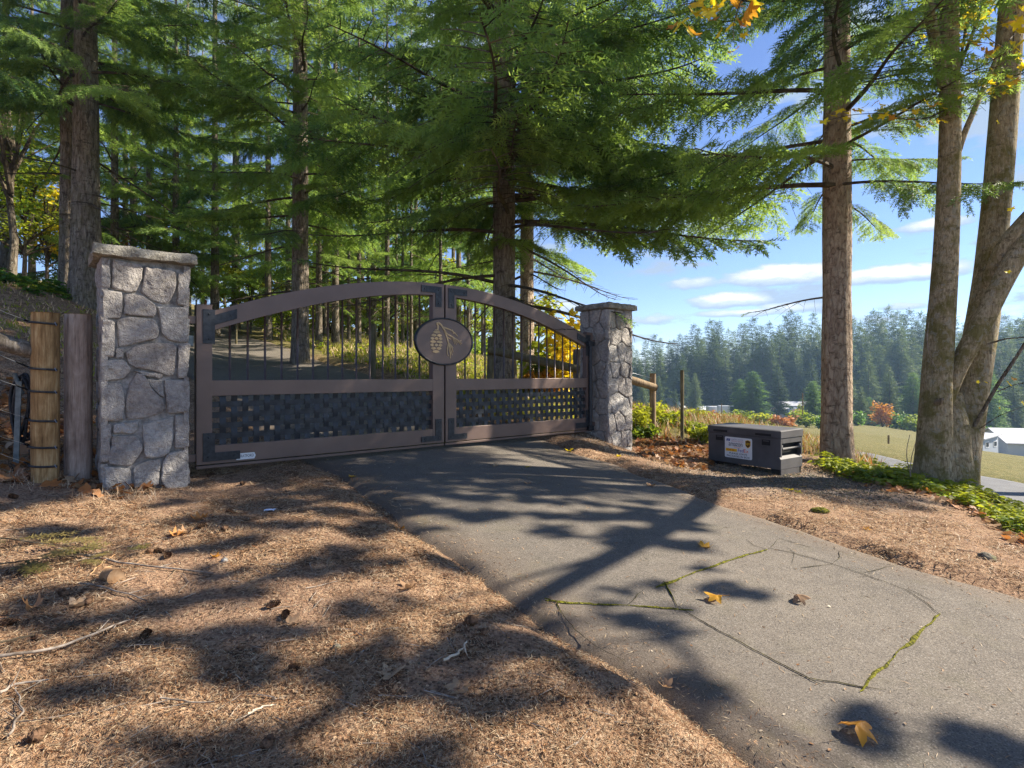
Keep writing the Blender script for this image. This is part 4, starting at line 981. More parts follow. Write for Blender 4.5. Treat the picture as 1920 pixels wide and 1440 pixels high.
stem('shoot', [(1826, 800, 8.0), (1846, 765, 7.9), (1868, 725, 7.8), (1895, 685, 7.7), (1925, 640, 7.6), (1960, 560, 7.5)], [.026, .024, .022, .02, .016, .01], 'thin_bark', 10, seed=13)
stem('shoot', [(1852, 645, 7.9), (1885, 635, 7.7), (1925, 632, 7.5)], [.014, .011, .008], 'thin_bark', 6, seed=14)
stem('twig', [(1870, 735, 7.8), (1898, 722, 7.7), (1930, 716, 7.6)], [.007, .006, .004], 'thin_bark', 5, seed=15)
stem('twig', [(1835, 805, 8.0), (1872, 780, 7.8), (1930, 758, 7.6)], [.006, .005, .003], 'thin_bark', 5, seed=16)
stem('vine', [(1741, 605, 7.8), (1738, 640, 7.78), (1744, 670, 7.78), (1758, 695, 7.8)], [.006, .005, .004], 'grey_twig', 5, seed=17)
stem('vine', [(1798, 662, 7.9), (1786, 672, 7.85), (1784, 684, 7.85), (1790, 690, 7.85)], [.004, .004, .003], 'grey_twig', 5, seed=18)
stem('sucker', [(1715, 925, 7.7), (1700, 860, 7.65), (1700, 840, 7.6), (1706, 815, 7.6)], [.008, .006, .004], 'grey_twig', 5, seed=19)
stem('sucker', [(1706, 920, 7.7), (1708, 860, 7.65), (1718, 825, 7.6)], [.008, .006, .004], 'grey_twig', 5, seed=20)
stem('knot', [(1757, 756, 7.83), (1762, 752, 7.76), (1768, 748, 7.72)], [.04, .045, .02], 'fir_bark', 10, seed=21)
def stem_w(name, pts, rad, m, sides, seed):
    P = np.array(pts, float) - np.array([MX, MY, MZ]); Q = resample(P, 30)
    for _ in range(4): Q[1:-1] = .5 * Q[1:-1] + .25 * (Q[:-2] + Q[2:])
    return link(name, trunk_mesh(Q, rad, M[m], sides, .12, .03, 0, seed, name), maple)
stem_w('limb', [(7.77, 7.75, 4.1), (8.0, 7.6, 4.3), (8.15, 7.2, 4.55), (8.2, 6.2, 5.2), (8.2, 5.0, 6.05), (8.1, 3.5, 7.0)], [.10, .10, .09, .075, .06, .03], 'maple_bark', 12, 41)  # unseen limb added to throw the diagonal shadow over the driveway
# leaves
def leaf_tpl():
    tips = [(-152, .34), (-130, .52), (-114, .80), (-102, .70), (-90, .64), (-78, .52), (-64, .78), (-52, 1.0), (-43, .90), (-34, .74), (-24, .56), (-12, .84), (-6, .95), (0, 1.12)]
    half = tips + [(-a, r) for a, r in tips[-2::-1]]
    out = [(r * math.cos(math.radians(a)), r * math.sin(math.radians(a))) for a, r in half] + [(-.12, .05), (-.12, -.05)]
    return out
LT = leaf_tpl()
def leaf_mesh(name, size, m, curl=.25, fold=.2, seed=0, stalk=True):
    rg = np.random.default_rng(seed); n = len(LT); V = [(0., 0., 0.)]
    for s in (.35, .68, 1.0):
        for x, y in LT: V.append((x * s, y * s, 0.))
    V = np.array(V); c1, c2, c3 = rg.uniform(-1, 1, 3)
    r = np.hypot(V[:, 0], V[:, 1]); th = np.arctan2(V[:, 1], V[:, 0])
    z0 = fold * np.abs(V[:, 1]) * .5 + .10 * np.sin(4 * th + c1 * 3) * r * (.4 + abs(curl)) + .05 * np.sin(9 * th + c2 * 3) * r ** 2
    ky = abs(curl) * 1.9 + 1e-3; y = V[:, 1]; x = V[:, 0]
    y2 = np.sin(y * ky) / ky; z2 = (1 - np.cos(y * ky)) / ky
    kx = (abs(curl) * 1.1 + 1e-3); x2 = np.sin((x - .2) * kx) / kx; z3 = (1 - np.cos((x - .2) * kx)) / kx * (1 if c3 > -.3 else -.6)
    V = np.stack([x2, y2, (z0 + z2 + z3) * (1 if curl >= 0 else -1)], 1) * size
    fs = [(0, 1 + i, 1 + (i + 1) % n) for i in range(n)] + [(1 + k * n + i, 1 + (k + 1) * n + i, 1 + (k + 1) * n + (i + 1) % n, 1 + k * n + (i + 1) % n) for k in range(2) for i in range(n)]
    mb = MB(); mb.poly(V, fs)
    if stalk:
        b = V[n - 1 + 1]; mb.tube(np.array([b, b + np.array([-.4, .05, .05]) * size, b + np.array([-.85, .12, .14]) * size]), [.022 * size, .018 * size, .016 * size], 4)
    return mb.mesh(name, M[m], True)
HL = [leaf_mesh('leaf', .115, 'leaf_yellow', .16, .22, 1), leaf_mesh('leaf', .115, 'leaf_yellow', -.2, .1, 2), leaf_mesh('leaf', .105, 'leaf_orange', .25, .2, 3), leaf_mesh('leaf', .11, 'leaf_lime', .1, .2, 4)]
def hang_leaf(px, py, d, size=1.0, kind=None, rg=np.random.default_rng(55)):
    k = kind if kind is not None else int(rg.choice([0, 0, 1, 2, 0, 1]))
    o = link('leaf', HL[k], maple); o.location = Vector(px3([(px, py, d)])[0]) - Vector((MX, MY, MZ))
    o.rotation_euler = (rg.uniform(-.7, .7), rg.uniform(.25, 1.35), rg.uniform(-2.6, -.2)); o.scale = (size,) * 3
for px, py, d, sz in ((1275, 30, 5.6, 1.0), (1290, 42, 5.6, 1.1), (1303, 12, 5.7, 1.0), (1318, 4, 5.7, .9), (1335, 12, 5.8, .8), (1350, -4, 5.7, 1), (1300, 48, 5.5, .9), (1262, 36, 5.7, .7), (1338, 24, 5.9, .6), (1328, 12, 5.6, .8), (1385, 28, 5.7, .85), (1398, 22, 5.7, .9),
                      (1408, 8, 5.7, .9), (1350, 48, 5.8, .6), (1376, 82, 5.6, .75), (1395, 52, 5.9, .45), (1368, 35, 5.7, .7), (1422, 4, 5.8, .6), (1310, -8, 5.6, 1), (1380, -6, 5.8, .9), (1260, 8, 5.9, .5), (1340, -14, 5.7, 1.0), (1415, -10, 5.7, 1.0)):
    hang_leaf(px, py + 14, d, sz * 1.15)
stem('leafy_twig', [(1792, -420, 7.9), (1640, -260, 7.0), (1500, -110, 6.2), (1400, -22, 5.75), (1330, -2, 5.7), (1275, 10, 5.65)], [.03, .024, .018, .012, .008, .004], 'twig', 6, seed=31)
stem('leafy_twig', [(1400, -22, 5.75), (1385, 12, 5.7), (1374, 50, 5.65), (1376, 74, 5.6)], [.006, .005, .004, .003], 'twig', 4, seed=32)
stem('leafy_twig', [(1775, 205, 7.95), (1740, 222, 7.7), (1700, 225, 7.5), (1660, 212, 7.3), (1600, 214, 7.1), (1550, 226, 7.0)], [.012, .01, .008, .006, .005, .003], 'twig', 5, seed=33)
for px, py, sz in ((1545, 228, .55), (1562, 216, .5), (1575, 207, .5), (1590, 214, .45), (1600, 207, .4), (1585, 222, .4), (1632, 218, .45), (1640, 193, .45), (1650, 205, .45), (1655, 198, .45), (1657, 217, .55), (1672, 222, .5), (1680, 228, .4), (1694, 208, .45), (1698, 217, .4),
                   (1711, 223, .5), (1722, 233, .5), (1728, 236, .45), (1746, 230, .4), (1738, 194, .55), (1752, 198, .55), (1760, 196, .4)):
    hang_leaf(px, py, 7.3, sz * 1.4)
stem('leafy_twig', [(1905, 60, 8.4), (1880, 90, 7.6), (1850, 70, 7.2), (1815, 40, 7.0)], [.012, .009, .006, .004], 'twig', 5, seed=34)
stem('leafy_twig', [(1905, 20, 8.4), (1900, 80, 7.4), (1880, 130, 7.0), (1862, 165, 6.9)], [.012, .009, .006, .004], 'twig', 5, seed=35)
for px, py, sz in ((1812, 36, .8), (1806, 52, .6), (1820, 28, .6), (1846, 56, .55), (1842, 66, .45), (1818, 74, .5), (1853, 103, .95), (1862, 98, .7), (1870, 162, .6), (1888, 158, .7), (1893, 165, .6), (1902, 88, .9), (1912, 80, .9), (1908, 45, .8), (1915, 112, .6), (1918, 60, .8),
                   (1828, 140, .4), (1868, 92, .5), (1898, 34, .8), (1885, 50, .6), (1905, 104, .5), (1918, 20, .8), (1896, 392, .4), (1872, 228, .35), (1890, 510, .35), (1850, 718, .3), (1892, 720, .5), (1901, 711, .35), (1833, 716, .25), (1918, 757, .45), (1875, 765, .2)):
    hang_leaf(px, py, 7.1, sz * 1.2)
rgl = np.random.default_rng(66)
for i in range(46):
    hang_leaf(rgl.uniform(1800, 1925), rgl.uniform(-10, 185), rgl.uniform(6.9, 7.6), rgl.uniform(.4, .75))
for i in range(16):
    hang_leaf(rgl.uniform(1560, 1775), 215 + rgl.normal(0, 12), rgl.uniform(7.0, 7.5), rgl.uniform(.45, .7))
# maple crown above the frame, with unseen leaf clumps added to shade the ground
def leaf_cloud(mb, rg, centers, radii, n, size, tv=None, mat=0, flat=.5, droop=.3):
    c = np.array(centers); rr = np.array(radii); i = rg.integers(0, len(c), n)
    u = rg.normal(0, 1, (n, 3)); u /= np.linalg.norm(u, axis=1)[:, None]; u *= (rg.random(n) ** (1 / 2.2))[:, None]
    P = c[i] + u * rr[i]
    D = rg.normal(0, 1, (n, 3)); D[:, 2] = D[:, 2] * .4 - droop
    N = np.stack([rg.normal(0, flat, n), rg.normal(0, flat, n), np.ones(n)], 1)
    V, Fc = tv or (LQ, LQF)
    scatter(mb, V, Fc, P, frames(D, N), size * rg.uniform(.6, 1.3, n), mat)
LQ = np.array([(0, 0, 0), (.35, .30, .06), (1, 0, -.05), (.35, -.30, .06), (.7, .22, .02), (.7, -.22, .02)]); LQF = np.array([(0, 2, 1), (0, 3, 2), (1, 2, 4), (3, 5, 2)])
LM = np.array([(0, 0, 0)] + [(x, y, .12 * abs(y)) for x, y in LT[::2]]); LMF = np.array([(0, i, i + 1) for i in range(1, len(LM) - 1)])
rg = np.random.default_rng(77)
mb = MB()
SV = np.array(sd); LB = np.array([8.2, 5.8, 5.4])
HUBS = []
def cpos(X, Y, hgt): return np.array([X, Y, float(G(X, Y)[0])]) + SV * (hgt / SV[2])  # spot up the sun ray from the ground to be shaded
def clump(q, nl, rr=(.45, .45, .17), size=.17, r0=.006):
    o = np.array([MX, MY, MZ]); leaf_cloud(mb, rg, [q - o], [rr], nl, size, (LM, LMF))
    h = min(HUBS, key=lambda p_: np.linalg.norm(p_ - q)); mid = (h + q) / 2 + rg.normal(0, .12, 3) + [0, 0, .12]
    mb.tube(resample(np.stack([h, mid, q]), 6) - o, np.linspace(r0, r0 * .4, 6), 4, 1, cap=False)
hub_src = [LB] + [cpos(*q) for q in ((-.6, 2.2, 6.8), (-1.8, 3.0, 7.4), (-2.6, 1.9, 7.6), (-3.4, 3.6, 8.0), (-1.0, 4.0, 7.0), (-.3, 5.2, 7.4), (.8, 2.9, 6.0), (1.3, 1.8, 6.2), (-4.2, 2.6, 8.4))]
for k_, q in enumerate(hub_src):
    if k_:
        h = min(HUBS, key=lambda p_: np.linalg.norm(p_ - q)); mid = (h + q) / 2 + rg.normal(0, .2, 3) + [0, 0, .25]
        mb.tube(resample(np.stack([h, mid, q]), 8) - np.array([MX, MY, MZ]), np.linspace(.03, .014, 8), 5, 1, cap=False)
    HUBS.append(q)
for px_, py_, nl in ((1215, 1105, 4), (1260, 1150, 5), (1235, 1185, 5), (1165, 1165, 5), (1350, 1105, 5), (1380, 1120, 4), (1300, 1065, 4), (1640, 1375, 7), (1590, 1365, 5), (1830, 1410, 6), (1880, 1425, 6), (1330, 1315, 5), (1300, 1290, 4), (1130, 1120, 5)):
    g_ = hit(px_, py_); clump(cpos(g_[0], g_[1], 6.0), nl, (.09, .13, .07), .12, .004)
for i in range(92):
    while True:
        X, Y = rg.uniform(-5, .35), rg.uniform(1.2, 5.2)
        wgt = .5 if Y > 2.9 else 1.0
        if X > -1.3: wgt = max(wgt, .85)
        if X < -3.6 and Y > 3.2: continue
        if rg.random() < wgt and sdist([X], [Y], DPOLY)[0] > .05: break
    clump(cpos(X, Y, rg.uniform(6.4, 8.6)), int(rg.integers(5, 13)), (rg.uniform(.12, .34), rg.uniform(.06, .16), rg.uniform(.05, .12)), .15)
for i in range(64):
    clump(cpos(rg.uniform(-1.9, 1.5), rg.uniform(4.2, 6.4), rg.uniform(6.8, 8.6)), int(rg.integers(6, 14)), (rg.uniform(.2, .5), rg.uniform(.06, .14), .09), .15)
cc = [(rg.uniform(-.3, 2.6), rg.uniform(-1.0, 1.6), rg.uniform(7.2, 12.5)) for _ in range(20)]
leaf_cloud(mb, rg, cc, [(rg.uniform(.4, .9),) * 2 + (rg.uniform(.2, .45),) for _ in cc], 1500, .13, (LM, LMF))
for q in cc:
    b = np.array([.2, .2, max(4.5, q[2] - 2.5)]); mb.tube(np.stack([b, (b + q) / 2 + [0, 0, .3], np.array(q)]), [.03, .018, .006], 5, 1, cap=False)
mb.obj('crown', [M['leaf_yellow'], M['twig']], maple)  # also holds the leaf clumps added for the dappled shade
# ---------------------------------------------------------------- steel delivery box
BX0 = (3.877, 8.0); BPH = math.radians(55); BL_, BW, BH = 1.21, .60, .66
bx = np.array([math.cos(BPH), -math.sin(BPH)]); by = np.array([math.sin(BPH), math.cos(BPH)])       # along the front to the right, and back
bc = np.array(BX0) - bx * BL_ / 2 + by * BW / 2
BZ = C - 1.475
box = empty('delivery_box', (bc[0], bc[1], BZ), 'dark grey steel job box with a white courier sign, beside the driveway', 'storage box', None, -BPH)
h, d = BL_ / 2, BW / 2
mb = MB()
b0, b1 = .095, BH - .115
# body with a recess for the end handle
mb.box(-h, h - .075, -d, d, b0, b1)
mb.box(h - .075, h, -d, -d + .035, b0 + .18, b1); mb.box(h - .075, h, d - .035, d, b0 + .18, b1)
mb.box(h - .075, h, -d + .035, d - .035, b1 - .075, b1)
mb.prism([(h - .075, b0), (h, b0), (h, b1 - .30), (h - .05, b1 - .26), (h - .075, b1 - .26)], -d, d)
mb.obj('body', M['box_paint'], box, bevel=.004)
mb = MB(); mb.box(h - .088, h - .070, -d + .03, d - .03, b1 - .28, b1 - .07); mb.obj('handle_recess', M['box_black'], box)
mb = MB(); mb.tube([(h - .015, -d + .06, b1 - .155), (h - .015, d - .06, b1 - .155)], .017, 10); mb.box(h - .07, h - .005, -d + .045, -d + .065, b1 - .18, b1 - .10); mb.box(h - .07, h - .005, d - .065, d - .045, b1 - .18, b1 - .10)
mb.obj('end_handle', M['box_paint'], box, True)
mb = MB()
V = [(-h - .008, -d - .01, b1 + .004), (h + .008, -d - .01, b1 + .004), (h + .008, d + .01, b1 + .004), (-h - .008, d + .01, b1 + .004), (-h - .008, -d - .01, BH - .012), (h + .008, -d - .01, BH - .012), (h + .008, d + .01, BH - .004), (-h - .008, d + .01, BH - .004),
     (-h + .02, -d + .02, BH), (h - .02, -d + .02, BH), (h - .02, d - .02, BH + .008), (-h + .02, d - .02, BH + .008)]
mb.poly(V, [(0, 3, 2, 1), (0, 1, 5, 4), (1, 2, 6, 5), (2, 3, 7, 6), (3, 0, 4, 7), (4, 5, 9, 8), (5, 6, 10, 9), (6, 7, 11, 10), (7, 4, 8, 11), (8, 9, 10, 11)])
mb.obj('lid', M['box_paint'], box, bevel=.003)
for x0 in (-h + .10, h - .39):
    mb = MB(); mb.box(x0, x0 + .25, -d - .0115, -d - .0095, b1 + .022, b1 + .055); mb.obj('lid_slot', M['box_black'], box)
for x0 in (-h + .14, h - .29):
    mb = MB(); mb.box(x0, x0 + .13, -d - .002, -d + .01, b1 - .115, b1 - .035)
    q = mb.obj('latch_recess', M['box_black'], box); mb = MB(); mb.box(x0 + .02, x0 + .11, -d - .005, -d - .002, b1 - .06, b1 - .045); mb.obj('latch_bar', M['box_paint'], q)
for x0 in (-h + .0, h - .17):
    mb = MB(); mb.prism([(x0 + .01, b0 - .001), (x0 + .16, b0 - .001), (x0 + .15, -.10), (x0 + .02, -.10)], -d + .015, d - .012); mb.obj('skid_foot', M['box_black'], box)
mb = MB(); mb.prism([(h - .012, b0 - .003), (h, b0 - .003), (h - .002, -.05), (h - .012, -.05)], -d + .01, d - .09); mb.obj('end_plate', M['box_paint'], box)
sgw, sgh = .46, .32
sx, sz = -.07, b1 - .205
mb = MB(); r_ = .02; pts = []
for cx_, cz_, a0 in ((sgw / 2 - r_, sgh / 2 - r_, 0), (-sgw / 2 + r_, sgh / 2 - r_, 90), (-sgw / 2 + r_, -sgh / 2 + r_, 180), (sgw / 2 - r_, -sgh / 2 + r_, 270)):
    pts += [(cx_ + r_ * math.cos(math.radians(a0 + a)), cz_ + r_ * math.sin(math.radians(a0 + a))) for a in (0, 30, 60, 90)]
mb.prism(pts, -.004, 0); sign = mb.obj('sign', M['sign_white'], box, loc=(sx, -d - .001, sz))
def lett(s, w_, h_, x, z, m): link('lettering', text_mesh(s, w_, h_, M[m], .0012), sign, (x, -.0042, z))
def patch(name, polys, m, y=-.0042, t=.001):
    mb = MB()
    for P_ in polys: mb.prism(P_, y - t, y)
    mb.obj(name, M[m], sign)
U = lambda x, z: ((x - 790) / 480 * sgw, -(z - 545) / 365 * sgh)      # traced on the sign
patch('postal_emblem', [[(-.208, .095), (-.142, .095), (-.135, .132), (-.195, .132)]], 'sign_blue')
patch('postal_emblem', [[(-.203, .100), (-.150, .108), (-.146, .116), (-.190, .108)]], 'sign_white', -.0053)
lett('UNITED STATES', .20, .020, -.015, .126, 'sign_grey'); lett('POSTAL SERVICE', .20, .020, -.012, .098, 'sign_pink')
lett('amazon', .235, .050, -.045, .048, 'sign_black')
sw = [(-.075 + .12 * t, .012 - .010 * math.sin(PI * t)) for t in np.linspace(0, 1, 9)]
patch('smile_mark', [[(a[0], a[1] - .003), (b[0], b[1] - .003), (b[0], b[1] + .003), (a[0], a[1] + .003)] for a, b in zip(sw[:-1], sw[1:])], 'sign_orange')
shield = [(.120, .122), (.163, .137), (.207, .122), (.207, .06), (.196, .035), (.163, .012), (.131, .035), (.120, .06)]
patch('shield_emblem', [shield], 'sign_yellow')
patch('shield_emblem', [[(q[0] * .88 + .163 * .12, q[1] * .88 + .075 * .12) for q in shield]], 'sign_brown', -.0053)
link('lettering', text_mesh('ups', .066, .045, M['sign_yellow'], .001), sign, (.163, -.0064, .072))
patch('courier_band', [[(-.215, -.062), (-.02, -.062), (-.02, -.018), (-.215, -.018)]], 'sign_yellow')
link('lettering', text_mesh('DHL', .13, .028, M['sign_red'], .001), sign, (-.117, -.0054, -.040))
lett('Fed', .095, .052, .045, -.034, 'sign_purple'); lett('Ex', .075, .052, .136, -.034, 'sign_orange')
lett('PLEASE LEAVE', .30, .028, 0.0, -.090, 'sign_black'); lett('PACKAGES IN BOX', .385, .028, 0.0, -.132, 'sign_black')

# ---------------------------------------------------------------- fences
def post(name, px0, py0, py1, d, dia, m, label, cat='fence post', group=None, lean=0.0, sides=20, top='flat', square=False):
    x, y = X_(px0, d), d; z0 = C + (HZ - py0) / F * d; z1 = C + (HZ - py1) / F * d
    r = empty(name, (x, y, z0), label, cat, group)
    H = z1 - z0; n = max(8, int(H / .06)); t = np.linspace(0, 1, n); sd_ = int(px0)
    P = np.stack([lean * t, 0 * t, -.3 + t * (H + .3)], 1); R = dia / 2 * (1 + .03 * fbm(t * 5, t * 0, sd_)) * np.where(t > .985, .96, 1)
    mb = MB()
    def rf(i, th, pts): 
        base = 1 + .05 * fbm(np.cos(th) * 2 + sd_, np.sin(th) * 2 + i / n * 1.5, sd_, 3)
        return base
    mb.tube(P, R, sides, 0, True, rf); mb.obj('shaft', M[m], r, True)
    b = r.children[0].modifiers.new('bevel', 'BEVEL'); b.width = .008; b.limit_method = 'ANGLE'; b.angle_limit = 1.0; b.segments = 2
    return r
post('fence_post', 85, 912, 587, 5.0, .208, 'golden_wood', 'peeled golden log post wrapped with black wire insulators, at the left edge')
post('fence_post', 147, 915, 590, 5.25, .218, 'grey_wood', 'weathered grey square cut post standing alone between golden post and stone pillar', lean=-.0)
GP = np.array([X_(85, 5.0), 5.0])
def px_pts(pts): return np.array([(X_(a, d), d, C + (HZ - b) / F * d) for a, b, d in pts])
def rail(name, pts, rad, m, label, cat='fence rail', seed=0):
    P = resample(px_pts(pts), 24); o = P[0].copy(); t = np.linspace(0, 1, 24)
    mb = MB(); mb.tube(P - o, np.interp(t, np.linspace(0, 1, len(rad)), rad), 16, 0, True, lambda i, th, q: 1 + .09 * fbm(np.cos(th) * 2 + i * .12, np.sin(th) * 2, seed, 3) - .12 * np.exp(-((th - 2) ** 2) / .1))
    ob = mb.obj(name, M[m], None, True, loc=o); tag(ob, label, cat); return ob
rail('fence_rail', [(-120, 605, 4.7), (0, 641, 4.85), (68, 660, 4.98)], [.075, .078, .07], 'dark_rail_wood', 'dark weathered log rail running into the golden post from the left', seed=3)
# wires with black insulator tubes round the golden post
wires = [((-60, 590, 4.75), (0, 582, 4.85)), ]
wy = [(575, 611, 'topmost'), (660, 695, 'second'), (700, 737, 'third'), (767, 790, 'fourth'), (846, 838, 'fifth'), (855, 874, 'lowest')]
for k, (yl, yp, lab) in enumerate([(572, 608, 'topmost'), (655, 693, 'second'), (705, 735, 'third'), (762, 789, 'fourth'), (812, 838, 'fifth'), (842, 873, 'lowest')]):
    a = px_pts([(-40, yl - 10, 4.5)])[0]; zc_ = C + (HZ - yp) / F * 5.0; cxx, cyy2 = GP
    wrap = [(cxx + .112 * math.cos(th), cyy2 + .112 * math.sin(th), zc_ + .02 * (th + 2.6) / 2.6 * -1 + .015) for th in np.linspace(-2.75, -.30, 10)]
    W0 = np.array(wrap[0]); mid = (a + W0) / 2 + np.array([0, 0, -.01])
    P = np.array([a, mid, W0 - (W0 - a) * .18])
    root = empty('fence_wire', tuple(wrap[4]), 'steel fence wire with black tube round the golden post, %s of six' % lab, 'fence wire', 'wires tied to the golden post')
    L = np.array(wrap[4])
    mb = MB(); mb.tube(np.vstack([P, W0]) - L, .0022, 5); mb.obj('wire', M['wire_steel'], root, True)
    mb = MB(); mb.tube(np.vstack([[W0 - (W0 - a) * (.30 if k in (1, 2) else .12)], wrap, [np.array(wrap[-1]) + [.02, .01, 0]]]) - L, .0095, 8); mb.obj('insulator_tube', M['rubber'], root, True)
    mb = MB(); mb.tube(np.array([wrap[-1], np.array(wrap[-1]) + [.012, -.006, .018], np.array(wrap[-1]) + [.02, 0, -.012]]) - L, .004, 5); mb.obj('staple', M['wire_steel'], root, True)
# coiled hose hung on a stake
zc_ = lambda py, d: C + (HZ - py) / F * d
hx, hy = X_(42, 5.35), 5.35
hose = empty('hose_coil', (hx, hy, zc_(705, 5.35)), 'coil of black hose hanging on a steel stake behind the golden post', 'hose')
for k in range(6):
    th = np.linspace(0, 2 * PI, 26); rx, rz = .085 + .02 * k / 5 * (1 + .3 * math.sin(k)), .30 + .03 * math.sin(k * 2.2)
    P = np.stack([rx * np.sin(th) + .012 * (k - 2.5) + .02 * np.sin(2 * th + k), .02 * np.cos(th + k) + .015 * (k % 3), -.31 + rz * np.cos(th) + .01 * np.sin(3 * th + k)], 1)
    mb = MB(); mb.tube(P, .0135, 8); mb.obj('hose_loop', M['rubber'], hose, True)
mb = MB(); mb.tube([(-.05, -.03, .02), (0, -.05, -.06), (.03, -.04, -.16), (.0, -.05, -.2)], .02, 6); mb.obj('strap', M['stake_steel'], hose, True)
zb_ = gz(hx, hy - .06)
mb = MB(); mb.box(-.022, .022, -.006, .006, -.2, zc_(715, 5.3) - zb_); ob = mb.obj('steel_stake', M['stake_steel'], None, loc=(hx, hy - .07, zb_), rot=(0, .03, .3)); tag(ob, 'grey steel stake holding up the coil of black hose', 'stake')
# posts and rail behind the right gate leaf
post('fence_post', 917, 775, 632, 11.3, .15, 'olive_post_wood', 'leaning grey split post behind the right gate leaf, left of the dark rail', lean=.05)
post('fence_post', 1082, 790, 655, 11.4, .17, 'dark_rail_wood', 'short dark post behind the right gate leaf, against the far pillar')
rail('fence_rail', [(915, 656, 11.2), (1000, 674, 11.25), (1086, 693, 11.3)], [.082, .085, .088], 'olive_post_wood', 'dark sloping rail seen through the right gate leaf', seed=8)
post('fence_post', 700, 712, 608, 12.6, .115, 'olive_post_wood', 'round olive brown post in the grass behind the left gate leaf')
# right of the far pillar
post('fence_post', 1224, 806, 700, 11.6, .125, 'fence_wood', 'round brown post holding a log rail right of the far pillar')
post('fence_post', 1279, 818, 694, 11.2, .075, 'olive_post_wood', 'thin bare post standing alone in yellow brush behind the box', sides=10)
rail('fence_rail', [(1160, 706, 11.2), (1195, 716, 11.35), (1229, 727, 11.55)], [.085, .082, .075], 'fence_wood', 'pale sunlit log rail between the far pillar and a round post', seed=12)
mb = MB(); P = px_pts([(1150, 690, 11.2), (1192, 701, 11.3), (1222, 709, 11.55)]); mb.tube(P - P[0], .004, 5); ob = mb.obj('fence_wire', M['wire_steel'], None, True, loc=P[0]); tag(ob, 'thin bright wire running to the round post right of the far pillar', 'fence wire')
post('fence_post', 1505, 772, 737, 62, .13, 'fence_wood', 'distant thin fence post in the brown field just left of the fir by the box', sides=6)
post('fence_post', 1666, 849, 816, 36, .13, 'fence_wood', 'distant fence post in the pale field beyond the lower road', sides=6)
for px, lab in ((1353, 'distant fence post by the white vans, left of the young fir'), (1268, 'distant fence post in front of the barn gable')):
    post('fence_post', px, 778, 757, 90, .15, 'fence_wood', lab, sides=6)
post('marker_stake', 386, 579, 562, 27, .10, 'stake_orange', 'orange marker stake far up the driveway above the left hinge', 'stake', sides=8)
post('marker_stake', 368, 579, 563, 28, .08, 'sign_white', 'white marker stake far up the driveway beside an orange one', 'stake', sides=8)
post('marker_stake', 414, 590, 574, 22, .05, 'grey_wood', 'small wooden stake close right of the slim sunlit fir trunk', 'stake', sides=8)
post('fence_post', 443, 632, 604, 20, .08, 'olive_post_wood', 'small round post at the grass edge far up the driveway', sides=8)

